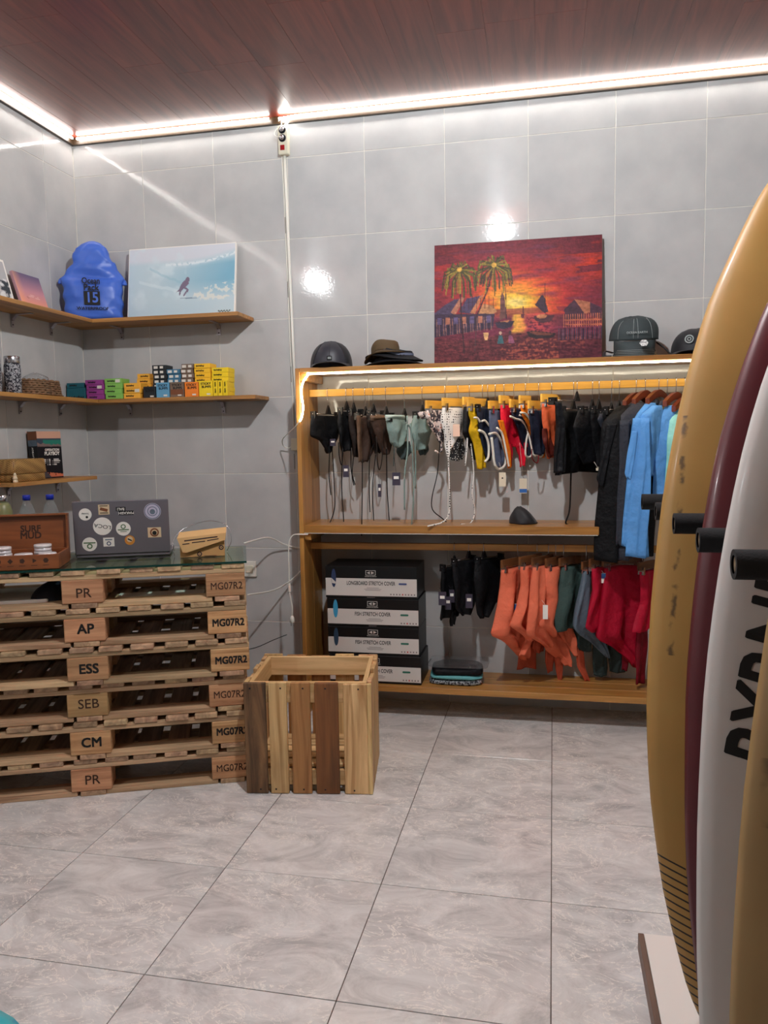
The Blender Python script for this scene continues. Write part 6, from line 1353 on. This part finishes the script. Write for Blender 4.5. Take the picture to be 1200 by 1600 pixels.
def board_mat(name, col, rough, coat, dirt=None, stripes=False, mott=0.1):
    m, nt, b = new_mat(name); N, L = nt.nodes, nt.links
    tc = N.new('ShaderNodeTexCoord'); sp = N.new('ShaderNodeSeparateXYZ'); L.new(tc.outputs['Object'], sp.inputs[0])
    no = N.new('ShaderNodeTexNoise'); no.inputs['Scale'].default_value = 5; no.inputs['Detail'].default_value = 5
    L.new(tc.outputs['Object'], no.inputs[0])
    mr = N.new('ShaderNodeMapRange'); mr.inputs[1].default_value = .3; mr.inputs[2].default_value = .7; mr.inputs[3].default_value = 1 - mott; mr.inputs[4].default_value = 1 + mott
    L.new(no.outputs['Fac'], mr.inputs[0])
    vm = N.new('ShaderNodeVectorMath'); vm.operation = 'SCALE'; vm.inputs[0].default_value = lin(col)[:3]; L.new(mr.outputs[0], vm.inputs['Scale'])
    c = vm.outputs[0]
    def M2(op, a, bb):
        n = N.new('ShaderNodeMath'); n.operation = op
        for i, v in enumerate((a, bb)):
            if isinstance(v, (int, float)): n.inputs[i].default_value = v
            elif v is not None: L.new(v, n.inputs[i])
        return n.outputs[0]
    def over(mask, colr, c):
        mx = N.new('ShaderNodeMix'); mx.data_type = 'RGBA'; L.new(mask, mx.inputs['Factor']); L.new(c, mx.inputs['A']); mx.inputs['B'].default_value = lin(colr); return mx.outputs['Result']
    if dirt:
        x0, wd, z0, z1, th = dirt
        n2 = N.new('ShaderNodeTexNoise'); n2.inputs['Scale'].default_value = 20; n2.inputs['Detail'].default_value = 3; L.new(tc.outputs['Object'], n2.inputs[0])
        n3 = N.new('ShaderNodeTexNoise'); n3.inputs['Scale'].default_value = 60; n3.inputs['Detail'].default_value = 4; L.new(tc.outputs['Object'], n3.inputs[0])
        cx = M2('ADD', M2('MULTIPLY', sp.outputs[2], 0.03), M2('ADD', M2('MULTIPLY', n3.outputs['Fac'], 0.016), x0 - 0.008))
        dist = M2('ABSOLUTE', M2('SUBTRACT', sp.outputs[0], cx), None)
        def ramp(v, a, bb, o0, o1):
            r = N.new('ShaderNodeMapRange'); L.new(v, r.inputs[0])
            for q, val in enumerate((a, bb, o0, o1)): r.inputs[q + 1].default_value = val
            return r.outputs[0]
        near = ramp(dist, wd * 0.3, wd * 1.3, 1.0, 0.0)
        mk = M2('MULTIPLY', M2('MULTIPLY', near, M2('GREATER_THAN', sp.outputs[2], z0)), M2('MULTIPLY', M2('LESS_THAN', sp.outputs[2], z1), ramp(n2.outputs['Fac'], th - 0.02, th + 0.06, 0.0, 1.0)))
        c = over(M2('MULTIPLY', mk, 0.75), (48, 34, 24), c)
    if stripes:
        zz = M2('ADD', sp.outputs[2], M2('MULTIPLY', sp.outputs[0], 0.35))
        fr = M2('FRACT', M2('MULTIPLY', zz, 62.0), None)
        mk = M2('MULTIPLY', M2('LESS_THAN', fr, 0.22), M2('LESS_THAN', zz, 0.29))
        mk = M2('MULTIPLY', mk, M2('LESS_THAN', sp.outputs[0], M2('SUBTRACT', -0.10, M2('MULTIPLY', sp.outputs[2], 0.22))))
        c = over(mk, (18, 15, 14), c)
    L.new(c, b.inputs['Base Color']); b.inputs['Roughness'].default_value = rough; b.inputs['Coat Weight'].default_value = coat; b.inputs['Coat Roughness'].default_value = 0.12
    MATS[name] = m
board_mat('board_yellow', (158, 121, 62), 0.5, 0.1, (-0.243, 0.0055, 0.78, 1.32, 0.47), True)
board_mat('board_red', (78, 14, 22), 0.42, 0.2)
board_mat('board_white', (190, 186, 182), 0.5, 0.1, None, False, 0.03)
board_mat('board_tan', (150, 120, 76), 0.5, 0.1, (-0.235, 0.012, 0.80, 0.88, 0.5))
COSL = math.cos(math.atan(0.2286))
def surfboard(name, label, m_, xc, y0, pts, th, tilt, fin=False):
    """pts: (height above the floor, half width); the board leans away on the stand."""
    z0 = 0.1055
    t = thing(name, label, 'surfboard', (xc, y0 + 0.2286 * z0, z0), 0, 'surfboards on the stand')
    t.rotation_euler = (-math.atan(0.2286), tilt, 0)
    hs = np.array([(p[0] - z0) / COSL for p in pts]); ws = np.array([p[1] for p in pts])
    Ltot = hs[-1]; rings = []; S_ = []
    for i in range(41):
        u = i / 40; h = Ltot * (1 - math.cos(PI * u)) / 2
        w_ = max(0.004, np.interp(h, hs, ws)); S_.append((h, w_))
    wsm = [s[1] for s in S_]; wsm = [wsm[0]] + [(wsm[i - 1] + 2 * wsm[i] + wsm[i + 1]) / 4 for i in range(1, 40)] + [wsm[-1]]
    prof = []
    for (h, _), w_ in zip(S_, wsm):
        q = h / Ltot; tk = th * (0.32 + 0.68 * math.sin(PI * min(1, max(0, 0.08 + 0.84 * q))) ** 0.8); tk = min(tk, w_ * 0.7)
        rock = 0.05 * (max(0, q - .6) / .4) ** 2 * 0.6
        prof.append((h, w_, tk, rock))
        fr_, bk_ = [], []
        for k in range(15):
            s = math.sin(-PI / 2 + PI * k / 14); yy = tk * max(0, 1 - abs(s) ** 2.6) ** (1 / 2.2)
            fr_.append((s * w_, -yy + rock, h)); bk_.append((s * w_, yy + rock, h))
        rings.append(fr_ + bk_[-2:0:-1])
    bd = obj('hull', loft(rings), m_, t)
    def surf_y(x, h):
        H = [q[0] for q in prof]; w_ = np.interp(h, H, [q[1] for q in prof]); tk = np.interp(h, H, [q[2] for q in prof]); rk_ = np.interp(h, H, [q[3] for q in prof])
        return -tk * max(0, 1 - min(1, abs(x) / w_) ** 2.6) ** (1 / 2.2) + rk_
    return t, surf_y
surfboard('surfboard', 'yellowed surfboard with black tail stripes, farthest on the stand', 'board_yellow', 2.935, -2.347, [(0.1055, .10), (.138, .132), (.208, .165), (.378, .216), (.569, .25), (.741, .264), (.975, .262), (1.215, .245), (1.448, .210), (1.655, .160), (1.818, .094), (1.93, .045), (1.99, .006)], 0.036, 0.05)
surfboard('surfboard', 'dark maroon surfboard, second farthest on the stand', 'board_red', 2.954, -2.612, [(0.1055, .14), (.2, .175), (.338, .205), (.516, .229), (.64, .237), (.894, .240), (1.128, .222), (1.334, .190), (1.498, .142), (1.618, .100), (1.70, .05), (1.74, .006)], 0.032, 0.04)
wt, sy = surfboard('surfboard', 'white surfboard with black script lettering on its face', 'board_white', 2.930, -2.882, [(0.1055, .15), (.25, .20), (.40, .226), (.557, .238), (.76, .241), (.973, .234), (1.162, .2125), (1.338, .18), (1.466, .145), (1.65, .075), (1.78, .006)], 0.032, 0.04)
surfboard('surfboard', 'tan surfboard nearest the camera on the stand', 'board_tan', 2.930, -3.167, [(0.1055, .16), (.25, .21), (.45, .245), (.672, .255), (.91, .243), (1.148, .213), (1.32, .18), (1.5, .125), (1.66, .06), (1.74, .006)], 0.032, 0.04)
me = text_mesh('BYRNE', 0.155, ext=0.0003, bold=0.0035, shear=0.3)
for v in me.vertices:
    x, y = v.co.x, v.co.y
    bxx, bh = -0.155 - y * 0.85 + 0.10 * (x + 0.2), 0.905 + x * 0.64
    v.co = (bxx, sy(bxx, bh) - 0.0012 + v.co.z, bh)
obj('lettering', me, 'ink', wt)
# teal board on the floor in the lower left corner
patches('teal_paint', [(30, 130, 160), (46, 160, 186), (70, 180, 190), (206, 150, 140)], 14, 0.4)
tl = thing('foam_board', 'turquoise painted board lying on the floor at the lower left corner', 'board', (1.163, -3.174, 0.001))
obj('hull', loft([[(0.45 * s * math.cos(a), 0.75 * s * math.sin(a), z) for a in [2 * PI * k / 48 for k in range(48)]] for s, z in ((0.95, 0), (1, 0.015), (1.0, 0.04), (0.96, 0.055), (0.6, 0.058))]), 'teal_paint', tl)
